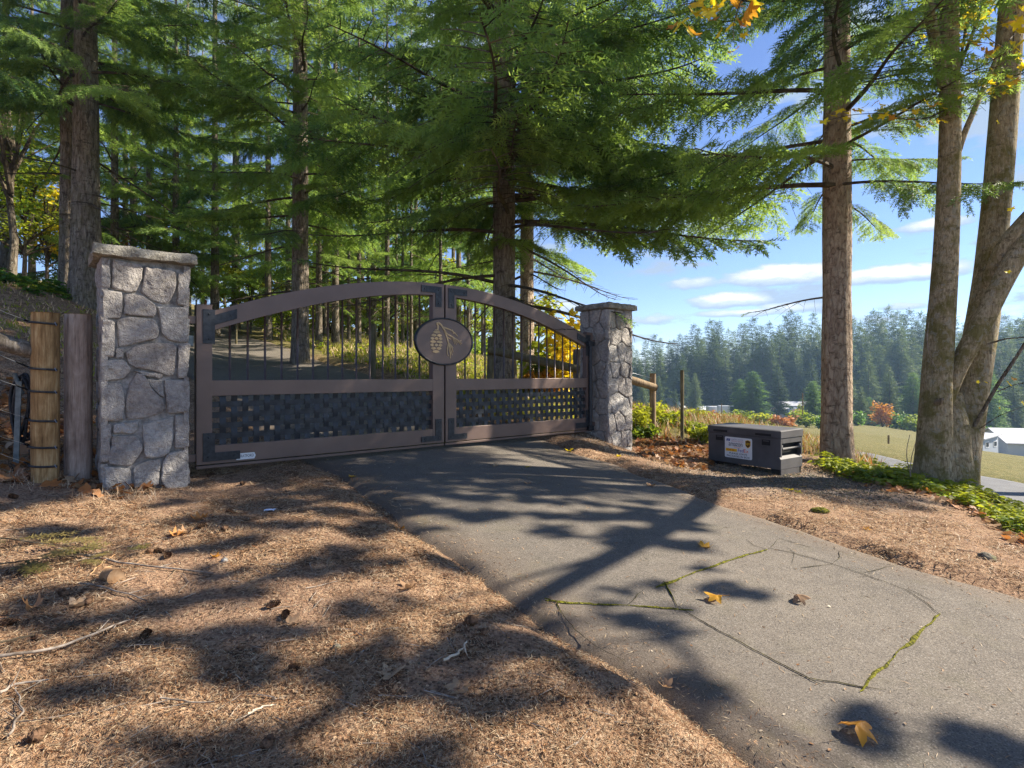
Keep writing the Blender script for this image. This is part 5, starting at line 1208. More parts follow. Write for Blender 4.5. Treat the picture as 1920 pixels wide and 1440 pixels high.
# ---------------------------------------------------------------- valley: buildings
def building(px, py, d, L, W, eave, ridge, rz, wallm, roofm, label, cat, wins=(), door=None, over=.3, mono=False, name='house'):
    x, y = X_(px, d), d; z = C + (HZ - py) / F * d
    r = empty(name, (x, y, z), label, cat, None, math.radians(rz))
    mb = MB(); mb.box(-L / 2, L / 2, -W / 2, W / 2, -1.5, eave)
    if mono: mb.prism([(-W / 2, eave), (W / 2, eave), (W / 2, ridge)], -L / 2, L / 2)
    wall = mb.obj('wall', M[wallm], r)
    mb = MB()
    if mono:
        pass
    else:
        # gable ends
        g = MB(); g.poly([(-L / 2, -W / 2, eave), (-L / 2, W / 2, eave), (-L / 2, 0, ridge), (L / 2, -W / 2, eave), (L / 2, W / 2, eave), (L / 2, 0, ridge)], [(0, 2, 1), (3, 4, 5)]); g.obj('gable', M[wallm], r)
        for sg in (-1, 1):
            o = over; th = .10; k = (ridge - eave) / (W / 2); e = eave - o * k
            V = [(-L / 2 - o, sg * (W / 2 + o), e), (L / 2 + o, sg * (W / 2 + o), e), (L / 2 + o, 0, ridge + .02), (-L / 2 - o, 0, ridge + .02)]
            V += [(a, b, c + th) for a, b, c in V]
            mb.poly(V, [(0, 1, 2, 3), (4, 7, 6, 5), (0, 4, 5, 1), (1, 5, 6, 2), (2, 6, 7, 3), (3, 7, 4, 0)])
        mb.obj('roof', M[roofm], r)
    for (face, u, v, ww, hh) in wins:
        mb = MB(); f2 = MB()
        if face == 'f':
            mb.box(u - ww / 2, u + ww / 2, -W / 2 - .05, -W / 2 - .01, v - hh / 2, v + hh / 2); t_ = .09
            for q in ((u - ww / 2 - t_, u - ww / 2, v - hh / 2 - t_, v + hh / 2 + t_), (u + ww / 2, u + ww / 2 + t_, v - hh / 2 - t_, v + hh / 2 + t_), (u - ww / 2, u + ww / 2, v + hh / 2, v + hh / 2 + t_), (u - ww / 2, u + ww / 2, v - hh / 2 - t_, v - hh / 2)):
                f2.box(q[0], q[1], -W / 2 - .08, -W / 2 - .005, q[2], q[3])
        else:
            s_ = -1 if face == 'l' else 1; xx = s_ * L / 2; t_ = .09
            mb.box(min(xx + s_ * .01, xx + s_ * .05), max(xx + s_ * .01, xx + s_ * .05), u - ww / 2, u + ww / 2, v - hh / 2, v + hh / 2)
            a_, b_ = sorted((xx + s_ * .005, xx + s_ * .08))
            for q in ((u - ww / 2 - t_, u - ww / 2, v - hh / 2 - t_, v + hh / 2 + t_), (u + ww / 2, u + ww / 2 + t_, v - hh / 2 - t_, v + hh / 2 + t_), (u - ww / 2, u + ww / 2, v + hh / 2, v + hh / 2 + t_), (u - ww / 2, u + ww / 2, v - hh / 2 - t_, v - hh / 2)):
                f2.box(a_, b_, q[0], q[1], q[2], q[3])
        wn = f2.obj('window', M['trim_white'], r); mb.obj('pane', M['window_dark'], wn)
    if door:
        face, u, ww, hh, dm = door; mb = MB()
        if face == 'f': mb.box(u - ww / 2, u + ww / 2, -W / 2 - .06, -W / 2 - .01, 0, hh)
        else:
            s_ = -1 if face == 'l' else 1; a_, b_ = sorted((s_ * L / 2 + s_ * .01, s_ * L / 2 + s_ * .06)); mb.box(a_, b_, u - ww / 2, u + ww / 2, 0, hh)
        mb.obj('door', M[dm], r)
    return r
building(1945, 861, 70, 10, 7, 2.35, 3.75, -14, 'siding_grey', 'roof_metal', 'small grey cottage with a metal roof and dark window at the right edge', 'cottage', wins=(('f', -1.6, 1.35, 2.2, 1.2), ('f', 2.6, 1.35, 1.4, 1.1)), door=('f', .8, .9, 2.0, 'trim_white'))
# lean-to shed
x, y = X_(1836, 66), 66; z = C + (HZ - 853) / F * 66
sh = empty('garden_shed', (x, y, z), 'pale blue slope roofed shed behind the maple, left of the cottage', 'shed', None, math.radians(28))
mb = MB(); mb.prism([(-1.9, -1), (1.9, -1), (1.9, 2.35), (-1.9, 2.05)], -1.1, 1.1); mb.obj('wall', M['siding_blue'], sh)
mb = MB(); mb.prism([(-2.2, 2.06), (2.2, 2.41), (2.2, 2.53), (-2.2, 2.18)], -1.4, 1.4); mb.obj('roof', M['roof_metal'], sh)
for u in (-.85, 1.1):
    f2 = MB(); f2.box(u - .42, u + .42, -1.14, -1.101, 1.05, 1.75); wn = f2.obj('window', M['trim_white'], sh); mb = MB(); mb.box(u - .30, u + .30, -1.16, -1.141, 1.15, 1.65); mb.obj('pane', M['window_dark'], wn)
# barn group
building(1268, 777, 200, 15, 11, 3.2, 6.2, 52, 'siding_blue', 'white_metal', 'white roofed barn with a dark open bay, in the valley by the post', 'barn', door=('r', 2.2, 4.5, 2.6, 'bay_shade'), over=.4, name='barn')  # open bay drawn as a flat panel, its inner shade as colour
building(1312, 779, 197, 9, 6, 2.2, 3.2, 20, 'siding_blue', 'white_metal', 'low blue grey shed built against the right side of the barn', 'shed', over=.3, name='valley_shed')
building(1478, 783, 185, 12, 6, 2.0, 3.2, 8, 'white_metal', 'white_metal', 'long low white roofed building right of the young valley fir', 'building', over=.5, name='valley_building')
building(1490, 768, 196, 13, 5, 1.6, 2.8, -10, 'siding_blue', 'roof_metal', 'grey roofed shed behind the long white building', 'shed', over=.4, name='valley_shed')
def vehicle(px, py, d, L, m, label, rz=0, tall=2.4, name='parked_van', cat='van'):
    x, y = X_(px, d), d; z = C + (HZ - py) / F * d
    r = empty(name, (x, y, z), label, cat, None, math.radians(rz)); w_ = 1.0; hL = L / 2
    mb = MB(); prof = [(-hL, .45), (hL, .45), (hL, 1.15), (hL - .25, 1.2), (hL - 1.1, tall), (-hL + .2, tall), (-hL, tall - .3)]
    mb.prism(prof, -w_, w_); mb.obj('body', M[m], r, bevel=.08)
    mb = MB(); mb.prism([(hL - .42, 1.32), (hL - 1.1, tall - .18), (hL - 2.2, tall - .18), (hL - 2.2, 1.32)], -w_ - .02, -w_ - .005); mb.obj('side_window', M['window_dark'], r)
    for s in (-hL + .9, hL - .9):
        for yy in (-w_ - .02, w_ - .2):
            mb = MB(); th = np.linspace(0, 2 * PI, 15)[:-1]; mb.prism([(s + .38 * math.cos(a), .38 + .38 * math.sin(a)) for a in th], yy, yy + .22); mb.obj('wheel', M['rubber'], r)
    return r
vehicle(1345, 778, 190, 7.5, 'white_metal', 'white van parked right of the barn shed', 10, 3.0)
vehicle(1363, 778, 186, 6, 'white_metal', 'white camper parked close left of the young valley fir', -8, 3.1, 'parked_camper', 'camper')
vehicle(1332, 781, 180, 4.5, 'dark_red', 'dark red car in front of the white van in the valley', 15, 1.5, 'parked_car', 'car')

# ---------------------------------------------------------------- valley: trees
def far_tree_mesh(seed, H=30.0, Rr=4.2, dens=1.0, low=.06, shape=.85):
    rg = np.random.default_rng(seed); mb = MB(); P, D, S, N = [], [], [], []
    nb = int(230 * dens)
    for i in range(nb):
        u = (i + rg.random()) / nb; h = H * (low + (1 - low) * u); a = i * 2.39996 + rg.uniform(-.5, .5)
        L = Rr * ((1 - u) ** shape) * rg.uniform(.55, 1.25) + .25
        m = max(2, int(L / .42)); d0 = np.array([math.cos(a), math.sin(a), 0]); sl = rg.uniform(-.45, .05) + .6 * u
        for k in range(m):
            s = L * (k + .7) / m; b = d0 * s + np.array([0, 0, h + sl * s * .6 - .05 * s * s])
            for q in range(2 if k < m - 1 else 1):
                an = a + rg.uniform(-1.0, 1.0); P.append(b + rg.normal(0, .12, 3)); D.append((math.cos(an), math.sin(an), -.25 + .5 * u + rg.normal(0, .15))); S.append(rg.uniform(1.2, 2.1) * (1.0 - .45 * u)); N.append((rg.normal(0, .4), rg.normal(0, .4), 1))
    P.append((0, 0, H - .3)); D.append((0, 0, 1)); S.append(1.2); N.append((1, 0, 0))
    scatter(mb, SPV2, SPF2, np.array(P), frames(np.array(D, float), np.array(N, float)), np.array(S))
    return mb.mesh('crown', M['needles_far'])
FT = [far_tree_mesh(400 + i, 30, 4.6 + .4 * i, 1, .05 + .04 * (i % 3), .62 + .06 * i) for i in range(5)]
mbt = MB(); mbt.tube([(0, 0, -3), (0, 0, 14), (0, 0, 25)], [.40, .26, .03], 7); FTR = mbt.mesh('trunk', M['thin_bark'], True)
rg = np.random.default_rng(321)
FY = far_tree_mesh(410, 30, 6.4, 1.3, .02, .52); FY.materials.clear(); FY.materials.append(M['needles'])  # sunlit look of these crowns put into a lighter needle colour
def far_tree(px, pyb, d, H, label='tall dark fir in the hazy wood across the valley', group='firs of the wood across the valley', fat=1.0, k=None, name='valley_fir'):
    x, y = X_(px, d), d; z = gz(x, y)
    r = empty(name, (x, y, z), label, 'tree', group, rg.uniform(0, 6.28)); s = H / 30.0
    link('trunk', FTR, r, scale=s); link('crown', FY if name == 'young_fir' else FT[int(rg.integers(5)) if k is None else k], r, scale=(s * fat, s * fat, s))
    return r
def top_y(px):          # skyline of the far wood
    return np.interp(px, [1000, 1120, 1190, 1260, 1330, 1380, 1420, 1480, 1540, 1600, 1660, 1720, 1800, 1860, 1930, 2100], [665, 655, 640, 632, 606, 612, 596, 592, 600, 600, 586, 590, 596, 590, 585, 570])
n = 0
for row, (d0, d1, step, drop) in enumerate(((215, 260, 13, 0), (190, 215, 21, 26), (165, 190, 31, 62))):
    px = 1010 if row == 0 else 1180
    while px < 2010:
        d = rg.uniform(d0, d1); yt = top_y(px) + rg.uniform(-10, 16) + drop * rg.uniform(.6, 1.5) + (rg.uniform(10, 30) if rg.random() < .25 else 0)
        if row == 2 and 1330 < px < 1520: px += step; continue
        z = gz(X_(px, d), d); H = C + (HZ - yt) / F * d - z
        far_tree(px, 0, d, H, fat=rg.uniform(.8, 1.25)); px += step * rg.uniform(.55, 1.35); n += 1
print('far trees', n)
for px, dd, yt in ((1552, 132, 700), (1590, 140, 688), (1615, 126, 726), (1668, 142, 690), (1738, 138, 680), (1745, 120, 735), (1875, 150, 672), (1900, 132, 700), (1925, 140, 660), (1460, 162, 690), (1205, 168, 712)):
    far_tree(px, 0, dd, C + (HZ - yt) / F * dd - gz(X_(px, dd), dd), fat=1.25, label='nearer, greener fir standing before the hazy wood across the valley', group='nearer firs at the valley field edge')
# nearer single trees of the valley
far_tree(1412, 0, 150, (HZ - 697 + (HZ - 697) * 0) / F * 150 + C - gz(X_(1412, 150), 150), 'broad young fir standing alone before the valley wood, above the box', None, 1.75, 0, 'young_fir')
far_tree(1388, 0, 156, 11.0, 'smaller fir at the left side of the broad young fir', None, 1.4, 2, 'young_fir')
far_tree(1525, 0, 120, (HZ - 715) / F * 120 + C - gz(X_(1525, 120), 120), 'bushy green fir close left of the fir trunk by the box', None, 1.5, 1, 'young_fir')
far_tree(1712, 0, 128, (HZ - 700) / F * 128 + C - gz(X_(1712, 128), 128), 'pale green fir just left of the maple base, at the field edge', None, 1.3, 3, 'young_fir')
far_tree(1630, 0, 150, (HZ - 745) / F * 150 + C - gz(X_(1630, 150), 150), 'small fir behind the autumn shrub at the field edge', None, 1.4, 4, 'young_fir')
far_tree(1850, 0, 125, (HZ - 690) / F * 125 + C - gz(X_(1850, 125), 125), 'pale green fir behind the blue shed and the cottage', None, 1.3, 0, 'young_fir')
def bush(px, py, d, rx, rz_, n, size, mats, label, cat='shrub', name='shrub', group=None, stems=7, tv=None, seed=0, xy=None, flat=.8):
    rg = np.random.default_rng(seed + 500)
    if xy is None: x, y = X_(px, d), d
    else: x, y = xy
    z = gz(x, y); r = empty(name, (x, y, z), label, cat, group)
    mb = MB(); st = MB(); cs, rs = [], []
    for i in range(stems):
        a = rg.uniform(0, 6.28); q = rg.uniform(.15, .8); hh = rz_ * rg.uniform(.7, 1.9); e = np.array([math.cos(a) * rx * q, math.sin(a) * rx * q, hh])
        st.tube([(0, 0, -.05), e * .5 + [0, 0, .1 * hh], e], [.02 * rx, .012 * rx, .004 * rx], 4, cap=False); cs.append(e * .92); rs.append((rx * .42, rx * .42, rz_ * .48)); cs.append(e * .55); rs.append((rx * .45, rx * .45, rz_ * .4))
    leaf_cloud(mb, rg, cs, rs, n, size, tv, flat=flat)
    mb.obj('foliage', M[mats], r); st.obj('stems', M['twig'], r)
    return r
bush(1655, 800, 118, 3.2, 2.6, 900, .6, 'leaf_orange', 'hazy autumn gold shrub at the field edge between fir trunk and maple', seed=1)
bush(1690, 802, 116, 2.4, 1.8, 600, .55, 'leaf_ivy', 'dark green shrub right of the autumn gold shrub', seed=2)
bush(1493, 790, 150, 1.6, 1.6, 500, .5, 'leaf_orange', 'small orange bush beside the long white building', seed=3)
bush(1497, 790, 154, 1.0, 2.6, 400, .5, 'leaf_lime', 'narrow lime green sapling behind the small orange bush', seed=4)
bush(1575, 808, 105, 2.5, 1.7, 600, .5, 'leaf_ivy', 'dark green bush behind the fir trunk by the box', seed=5)

for i, (px, dd, rx, rz_, m, lab) in enumerate(((1335, 104, 2.6, 1.0, 'leaf_rust', 'rusty bramble mound in the field, left below the broad young fir'), (1378, 100, 3.0, 1.2, 'leaf_green', 'green bramble mound in the field just below the broad young fir'), (1432, 96, 2.8, 1.1, 'leaf_lime', 'lime green bramble mound in the field right of the broad young fir'),
        (1470, 92, 2.6, 1.0, 'leaf_rust', 'rusty bramble mound in the field before the long white building'), (1512, 96, 3.0, 1.6, 'leaf_green', 'green shrub in the field right of the long white building'), (1545, 88, 2.6, 1.3, 'leaf_ivy', 'dark shrub in the field against the left edge of the fir trunk'),
        (1605, 112, 2.6, 1.5, 'leaf_ivy', 'dark shrub in the field against the right edge of the fir trunk'), (1715, 110, 2.6, 1.6, 'leaf_green', 'green shrub at the field edge against the left edge of the maple'), (1875, 96, 3.0, 1.6, 'leaf_ivy', 'dark shrub behind the cottage, right of the maple'))):
    bush(px, 0, dd, rx, rz_, 700, .55, m, lab, seed=200 + i)
# ---------------------------------------------------------------- undergrowth
def gpts(x, y): return ground_z(x, y)
def stuff(name, mb, mats, smooth=False): o = mb.obj(name, mats, None, smooth); o['kind'] = 'stuff'; return o
def up_frames(rg, n, tilt):
    D = np.stack([np.cos(a := rg.uniform(0, 2 * PI, n)), np.sin(a), rg.normal(0, tilt, n)], 1)
    N = np.stack([rg.normal(0, tilt, n), rg.normal(0, tilt, n), np.ones(n)], 1); return frames(D, N)
# shrubs
for i, (px, d, rx, rz_, n, m, lab) in enumerate((
    (1198, 11.3, .42, .30, 700, 'leaf_lime', 'low yellow green bush right against the far pillar'),
    (1215, 12.3, .5, .24, 700, 'leaf_lime', 'lime bush around the foot of the round post right of the pillar'),
    (1248, 12.2, .55, .14, 700, 'leaf_lime', 'lime yellow brush between the round post and the thin bare post'),
    (1205, 11.0, .35, .16, 500, 'leaf_green', 'low green clump in front of the round post right of the pillar'),
    (1300, 12.0, .5, .11, 600, 'leaf_green', 'dark green brush just right of the thin bare post'),
    (1315, 11.0, .35, .14, 500, 'leaf_lime', 'bright lime sprigs close left of the steel box'),
    (1285, 14.0, .7, .12, 500, 'leaf_lime', 'yellow brush behind the thin bare post'),
    (1335, 14.2, .8, .12, 500, 'leaf_rust', 'rusty low brush behind the left end of the steel box'))):
    bush(px, 0, d, rx, rz_, n, .085, m, lab, seed=20 + i, tv=(LM, LMF) if m == 'leaf_yellow' else None)
for i, (px, d, rx, rz_, n, m, lab) in enumerate((
    (1062, 13.2, .75, 1.25, 420, 'leaf_yellow', 'tall yellow maple sapling close left of the far pillar'),
    (1035, 14.2, .8, .95, 560, 'leaf_lime', 'lime yellow sapling behind the dark sloping rail'),
    (1010, 13.6, .6, .35, 420, 'leaf_orange', 'golden bush low between the central fir and the dark rail'),
    (1088, 14.5, .6, 1.15, 320, 'leaf_lime', 'lime leafed sapling partly behind the far pillar'))):
    bush(px, 0, d, rx, rz_, n, .13, m, lab, name='maple_sapling' if rz_ > .9 else 'shrub', cat='sapling' if rz_ > .9 else 'shrub', seed=40 + i, tv=(LM, LMF), stems=9)
# left: hazel like trees, ivy
def leafy_tree(px, d, H, rx, n, size, m, label, seed, name='broadleaf_tree', zc=.62, group=None, tv=None):
    rg = np.random.default_rng(seed + 700); x, y = X_(px, d), d; z = gz(x, y); r = empty(name, (x, y, z), label, 'tree', group)
    path = [(rg.normal(0, .05) * H * t, rg.normal(0, .02) * H * t, -.1 + H * .75 * t) for t in np.linspace(0, 1, 5)]
    link('trunk', trunk_mesh(path, [.016 * H, .013 * H, .009 * H, .005 * H], M['thin_bark'], 12, .25, .03, .3, seed), r)
    mb = MB(); br = MB(); cs, rs = [], []
    for i in range(16):
        a = rg.uniform(0, 6.28); q = rg.uniform(.2, 1); hh = H * rg.uniform(zc - .26, 1.0); e = np.array([math.cos(a) * rx * q, math.sin(a) * rx * q, hh])
        br.tube([(0, 0, hh * .55), e * .55 + [0, 0, hh * .28], e], [.010 * H, .006 * H, .002 * H], 5, cap=False); cs.append(e); rs.append((rx * .36, rx * .36, H * .09))
    leaf_cloud(mb, rg, cs, rs, n, size, tv, flat=.6); mb.obj('crown', M[m], r); br.obj('limbs', M['twig'], r); return r
leafy_tree(-30, 17, 4.6, 2.2, 2600, .16, 'leaf_green', 'green hazel tree at the left edge up the bank, nearest of its row', 1)
leafy_tree(45, 19, 4.4, 1.8, 2200, .16, 'leaf_lime', 'yellow green hazel tree up the bank, left of the shaded fir trunk', 2)
leafy_tree(88, 20, 4.0, 1.2, 800, .16, 'leaf_yellow', 'small yellow tinged tree up the bank just left of the shaded fir trunk', 3)
leafy_tree(20, 16, 7.2, 2.4, 1500, .13, 'leaf_green', 'taller thin leaved tree high up the bank at the left edge', 4, zc=.8)
leafy_tree(118, 23, 3.6, 1.2, 900, .15, 'leaf_lime', 'pale lime shrub tree seen between hazels and shaded fir trunk', 5)
leafy_tree(212, 26, 4.6, 1.1, 500, .17, 'leaf_rust', 'red leafed small tree showing just over the broad pillar cap', 6)
for i, (px, d, H, rx, n, m, lab) in enumerate(((470, 28, 3.0, 1.8, 1500, 'leaf_lime', 'sunny lime shrub at the bend of the driveway'), (530, 24, 2.2, 1.4, 1100, 'leaf_green', 'green shrub left of the stout driveway fir'), (640, 36, 7, 3.0, 2600, 'leaf_lime', 'tall lime green broadleaf behind the pole trunks'),
                                          (730, 34, 6, 3.0, 2600, 'leaf_green', 'bright green broadleaf behind the pole trunks, left of the medallion'), (800, 38, 7, 3.2, 2600, 'leaf_lime', 'lime broadleaf deep in the wood above the gate centre'), (880, 34, 6, 2.6, 2200, 'leaf_green', 'green broadleaf deep in the wood left of the central fir'),
                                          (570, 40, 7, 3.0, 2400, 'leaf_green', 'green broadleaf far behind the stout driveway fir'), (1000, 30, 5, 2.0, 1400, 'leaf_lime', 'lime broadleaf behind the reddish fir trunk'), (320, 40, 7, 3.4, 2400, 'leaf_green', 'green broadleaf high on the hill behind the broad pillar'),
                                          (420, 44, 7, 3.4, 2400, 'leaf_lime', 'lime broadleaf far up the driveway hill'))):
    leafy_tree(px, d, H, rx, n, .24 if d > 26 else .16, m, lab, 20 + i, zc=.5)
for i, (px, lab) in enumerate(((500, 'far green thicket where the driveway bends out of sight'), (560, 'far lime thicket behind the stout driveway fir'), (615, 'far green thicket between the two thicker pole trunks'), (660, 'far lime thicket behind the thin pole trunks'), (705, 'far green thicket behind the round fence post in the wood'),
        (750, 'far lime thicket left of the medallion'), (800, 'far green thicket right behind the medallion'), (850, 'far lime thicket just right of the medallion'), (900, 'far green thicket close left of the big central fir'), (985, 'far lime thicket between the two large fir trunks'))):
    bush(px, 0, 40 + 6 * (i % 2), 3.4, 1.9, 900, .34, 'leaf_lime' if i % 2 else 'leaf_green', lab, cat='thicket', name='thicket', seed=80 + i, stems=10)
def cover(name, rgseed, poly_xy, n, size, h, mat_, tv=None, tilt=.45, dens=None):
    """leafy ground cover spread over a polygon"""
    rg = np.random.default_rng(rgseed); P = np.array(poly_xy); lo, hi = P.min(0), P.max(0)
    x = rg.uniform(lo[0], hi[0], n * 4); y = rg.uniform(lo[1], hi[1], n * 4)
    k = sdist(x, y, P); nz = fbm(x * 2.2, y * 2.2, rgseed, 3)
    ok = (k < 0) & (rg.random(len(x)) < np.clip(-k / .18 + .15, 0, 1)) & (nz > -.10)
    x, y = x[ok][:n], y[ok][:n]; nz = nz[ok][:n]
    z = gpts(x, y) + rg.uniform(.1, 1, len(x)) * h * np.clip(.5 + nz * 3, .25, 1.3)
    mb = MB(); V, Fc = tv or (LQ, LQF); m = len(x)
    # three leaflets to a stalk
    a = rg.uniform(0, 2 * PI, m)
    for q in (-1.2, 0, 1.2):
        D = np.stack([np.cos(a + q), np.sin(a + q), rg.normal(-.1, .2, m)], 1); N = np.stack([rg.normal(0, tilt, m), rg.normal(0, tilt, m), np.ones(m)], 1)
        scatter(mb, V, Fc, np.stack([x, y, z], 1), frames(D, N), size * rg.uniform(.6, 1.25, m))
    return stuff(name, mb, M[mat_])
def band(pxs_top, pxs_bot): return np.vstack([ray_hit(pxs_top)[:, :2], ray_hit(pxs_bot[::-1])[:, :2]])
W_ = lambda px, py: tuple(hit(px, py)[:2])
bank = [W_(1540, 885), W_(1600, 905), W_(1640, 915), W_(1700, 925), W_(1760, 940), W_(1830, 965), W_(1880, 1000), (4.9, 5.1), (5.5, 3.2), (6.3, 3.0), (6.5, 5.4), (6.9, 7.4), (6.3, 8.6), (5.6, 9.3), (5.0, 9.3)]
cover('ground_cover', 5, bank, 2600, .085, .20, 'leaf_lime')
cover('ground_cover', 6, bank, 1500, .075, .14, 'leaf_green')
rustp = [W_(1600, 912), W_(1660, 930), W_(1720, 940), W_(1780, 955), W_(1840, 985), W_(1890, 1025), (4.55, 5.0), (5.3, 3.2), (6.2, 3.2), (6.3, 6), (6.6, 8), (5.2, 9.2)]
def litter(name, seed, poly, n, size, mats, h=.03, tilt=.5, tv=None):
    rg = np.random.default_rng(seed); P = np.array(poly); lo, hi = P.min(0), P.max(0)
    x = rg.uniform(lo[0], hi[0], n * 5); y = rg.uniform(lo[1], hi[1], n * 5); k = sdist(x, y, P)
    ok = (k < 0) & (rg.random(len(x)) < np.clip(-k / .25 + .1, 0, 1)); x, y = x[ok][:n], y[ok][:n]
    mb = MB(); z = gpts(x, y) + rg.uniform(0, h, len(x)) + .004; mi = rg.integers(0, len(mats), len(x)); V, Fc = tv or (LM, LMF)
    for q in range(len(mats)):
        s = mi == q; scatter(mb, V, Fc, np.stack([x, y, z], 1)[s], up_frames(rg, s.sum(), tilt), size * rg.uniform(.5, 1.2, s.sum()), q)
    return stuff(name, mb, [M[m] for m in mats])
litter('leaf_litter', 8, rustp, 900, .075, ['leaf_rust', 'leaf_brown', 'leaf_tan'])
litter('leaf_litter', 9, [W_(1190, 838), W_(1200, 862), W_(1260, 880), W_(1330, 890), (3.5, 9.3), (3.9, 11.0), (2.6, 11.4), (2.3, 10.4)], 1500, .07, ['leaf_tan', 'leaf_brown', 'leaf_tan', 'leaf_rust'], .05)
litter('leaf_litter', 10, [(-6.5, 4.6), (-4.3, 4.75), (-3.3, 4.75), (-3.3, 5.6), (-4.2, 6.4), (-6.5, 7.5), (-8, 6.5)], 900, .085, ['leaf_brown', 'leaf_tan', 'leaf_rust'], .04)
# ivy bank, left
cover('ivy', 12, [(-14.5, 12.0), (-12.2, 11.8), (-10.4, 12.4), (-10.2, 13.3), (-10.8, 15.5), (-12, 18), (-16, 18), (-17, 14)], 4200, .13, .30, 'leaf_ivy')
cover('ivy', 13, [(-13, 12.8), (-11.2, 12.6), (-10.2, 13.0), (-10.3, 13.6), (-12, 14)], 500, .10, .2, 'leaf_green')
# grass on the wood floor, on the crest and along edges
def grass(name, seed, poly, n, hgt, mats, lean=.35, wid=.006):
    rg = np.random.default_rng(seed); P = np.array(poly); lo, hi = P.min(0), P.max(0)
    x = rg.uniform(lo[0], hi[0], n * 4); y = rg.uniform(lo[1], hi[1], n * 4); k = sdist(x, y, P); nz = fbm(x * 1.6, y * 1.6, seed, 3)
    ok = (k < 0) & (sdist(x, y, DPOLY) > .05) & (rg.random(len(x)) < np.clip(.55 + nz * 3.5, .03, 1)) & (rg.random(len(x)) < np.clip(-k / .4 + .1, 0, 1))
    x, y = x[ok][:n], y[ok][:n]; m = len(x); z = gpts(x, y) - .01
    T = np.array([(0, -1, 0), (0, 1, 0), (.16, .6, .55), (.16, -.6, .55), (.5, 0, 1.0)]); TF = np.array([(0, 1, 2), (0, 2, 3), (3, 2, 4)])
    a = rg.uniform(0, 2 * PI, m); D = np.stack([np.cos(a), np.sin(a), np.zeros(m)], 1); N = np.stack([rg.normal(0, lean, m), rg.normal(0, lean, m), np.ones(m)], 1)
    hh = hgt * rg.uniform(.4, 1.25, m); S = np.stack([hh * .8, wid * rg.uniform(.7, 1.5, m) * np.clip(np.hypot(x, y) / 8, .6, 2.5), hh], 1); mi = rg.integers(0, len(mats), m); mb = MB()
    for q in range(len(mats)):
        s = mi == q; scatter(mb, T, TF, np.stack([x, y, z], 1)[s], frames(D[s], N[s]), S[s], q)
    return stuff(name, mb, [M[m_] for m_ in mats])
woodpoly = [(-.2, 9.9), (2.0, 10.7), (2.4, 13), (1.5, 18), (1, 30), (-10, 34), (-14.5, 32), (-9.2, 22.4), (-4.6, 15.4), (-2.6, 12.6)]
grass('grass', 14, woodpoly, 26000, .26, ['grass_blade', 'leaf_lime', 'straw'], wid=.008)
cover('ground_cover', 15, woodpoly, 2600, .12, .22, 'leaf_lime'); cover('ground_cover', 16, woodpoly, 2200, .11, .30, 'leaf_green')
grass('dry_grass', 17, [(2.2, 11.2), (3.2, 10.6), (4.2, 10.2), (5.4, 10.6), (7.6, 10.5), (8.6, 14), (8.8, 20), (4, 20), (2.6, 14)], 12000, .30, ['straw', 'grass_blade', 'grass_blade', 'straw_pale', 'leaf_rust'], wid=.006)
grass('dry_grass', 18, [W_(1060, 822), W_(1140, 850), W_(1230, 880), W_(1310, 905), W_(1330, 895), W_(1250, 868), W_(1190, 852), W_(1120, 822)], 3500, .05, ['straw_pale', 'straw', 'straw_pale'], .9, .003)
grass('dry_grass', 19, [W_(1300, 930), W_(1480, 975), W_(1640, 1030), W_(1800, 1080), W_(1915, 1110), W_(1915, 1040), W_(1780, 990), W_(1600, 930), W_(1400, 905)], 5000, .035, ['straw_pale', 'straw', 'straw'], 1.0, .0022)
grass('dry_grass', 20, [(-5, 4.7), (-3.2, 4.6), (-2.4, 5.2), (-3.0, 5.3), (-5, 5.2)], 700, .10, ['straw_pale', 'straw'], .6, .002)
grass('grass', 22, [(-12, 11.5), (-6, 7.2), (-5, 6.4), (-4.6, 8.2), (-6.3, 10), (-9, 13), (-12, 13.5)], 3500, .11, ['straw', 'grass_blade', 'leaf_lime'], .6, .006)
# needle duff: dense near the camera, thinning with distance
rg = np.random.default_rng(31)
n = 330000; r = np.exp(rg.uniform(math.log(1.15), math.log(13), n)); a = rg.uniform(-.83, .83, n); x, y = r * np.sin(a), r * np.cos(a)
z, s = ground_z(x, y, True); on = s < .0
nzz = fbm(x * 2.5, y * 2.5, 71, 3)
keep = np.where(on, rg.random(n) < np.where(s > -.25, .10, .012), rg.random(n) < np.clip(.75 + nzz * 6.0, .10, 1)) & (x < 7)
x, y, z, on, r, s = x[keep], y[keep], z[keep], on[keep], r[keep], s[keep]; n = len(x)
zd = dz(x, y); z = np.where(on, zd + .002, z + np.abs(rg.normal(0, .009, n)) + .002)
T = np.array([(-1, 0, 0), (0, 1, .10), (0, -1, .10), (1, 0, 0)]); TF = np.array([(0, 2, 1), (1, 2, 3)])
L = rg.uniform(.008, .023, n) * np.clip(r / 2.8, .8, 2.4); wd = np.clip(.0005 + .00036 * r, .0009, .0036) * rg.uniform(.7, 1.3, n)
mi = rg.choice(4, n, p=[.40, .27, .20, .13]); P = np.stack([x, y, z], 1); FR = up_frames(rg, n, .3)
mb = MB()
for q in range(4):
    k = mi == q; scatter(mb, T, TF, P[k], FR[k], np.stack([L[k], wd[k], L[k]], 1), q)
stuff('needle_litter', mb, [M['straw'], M['straw_pale'], M['leaf_brown'], M['twig']])
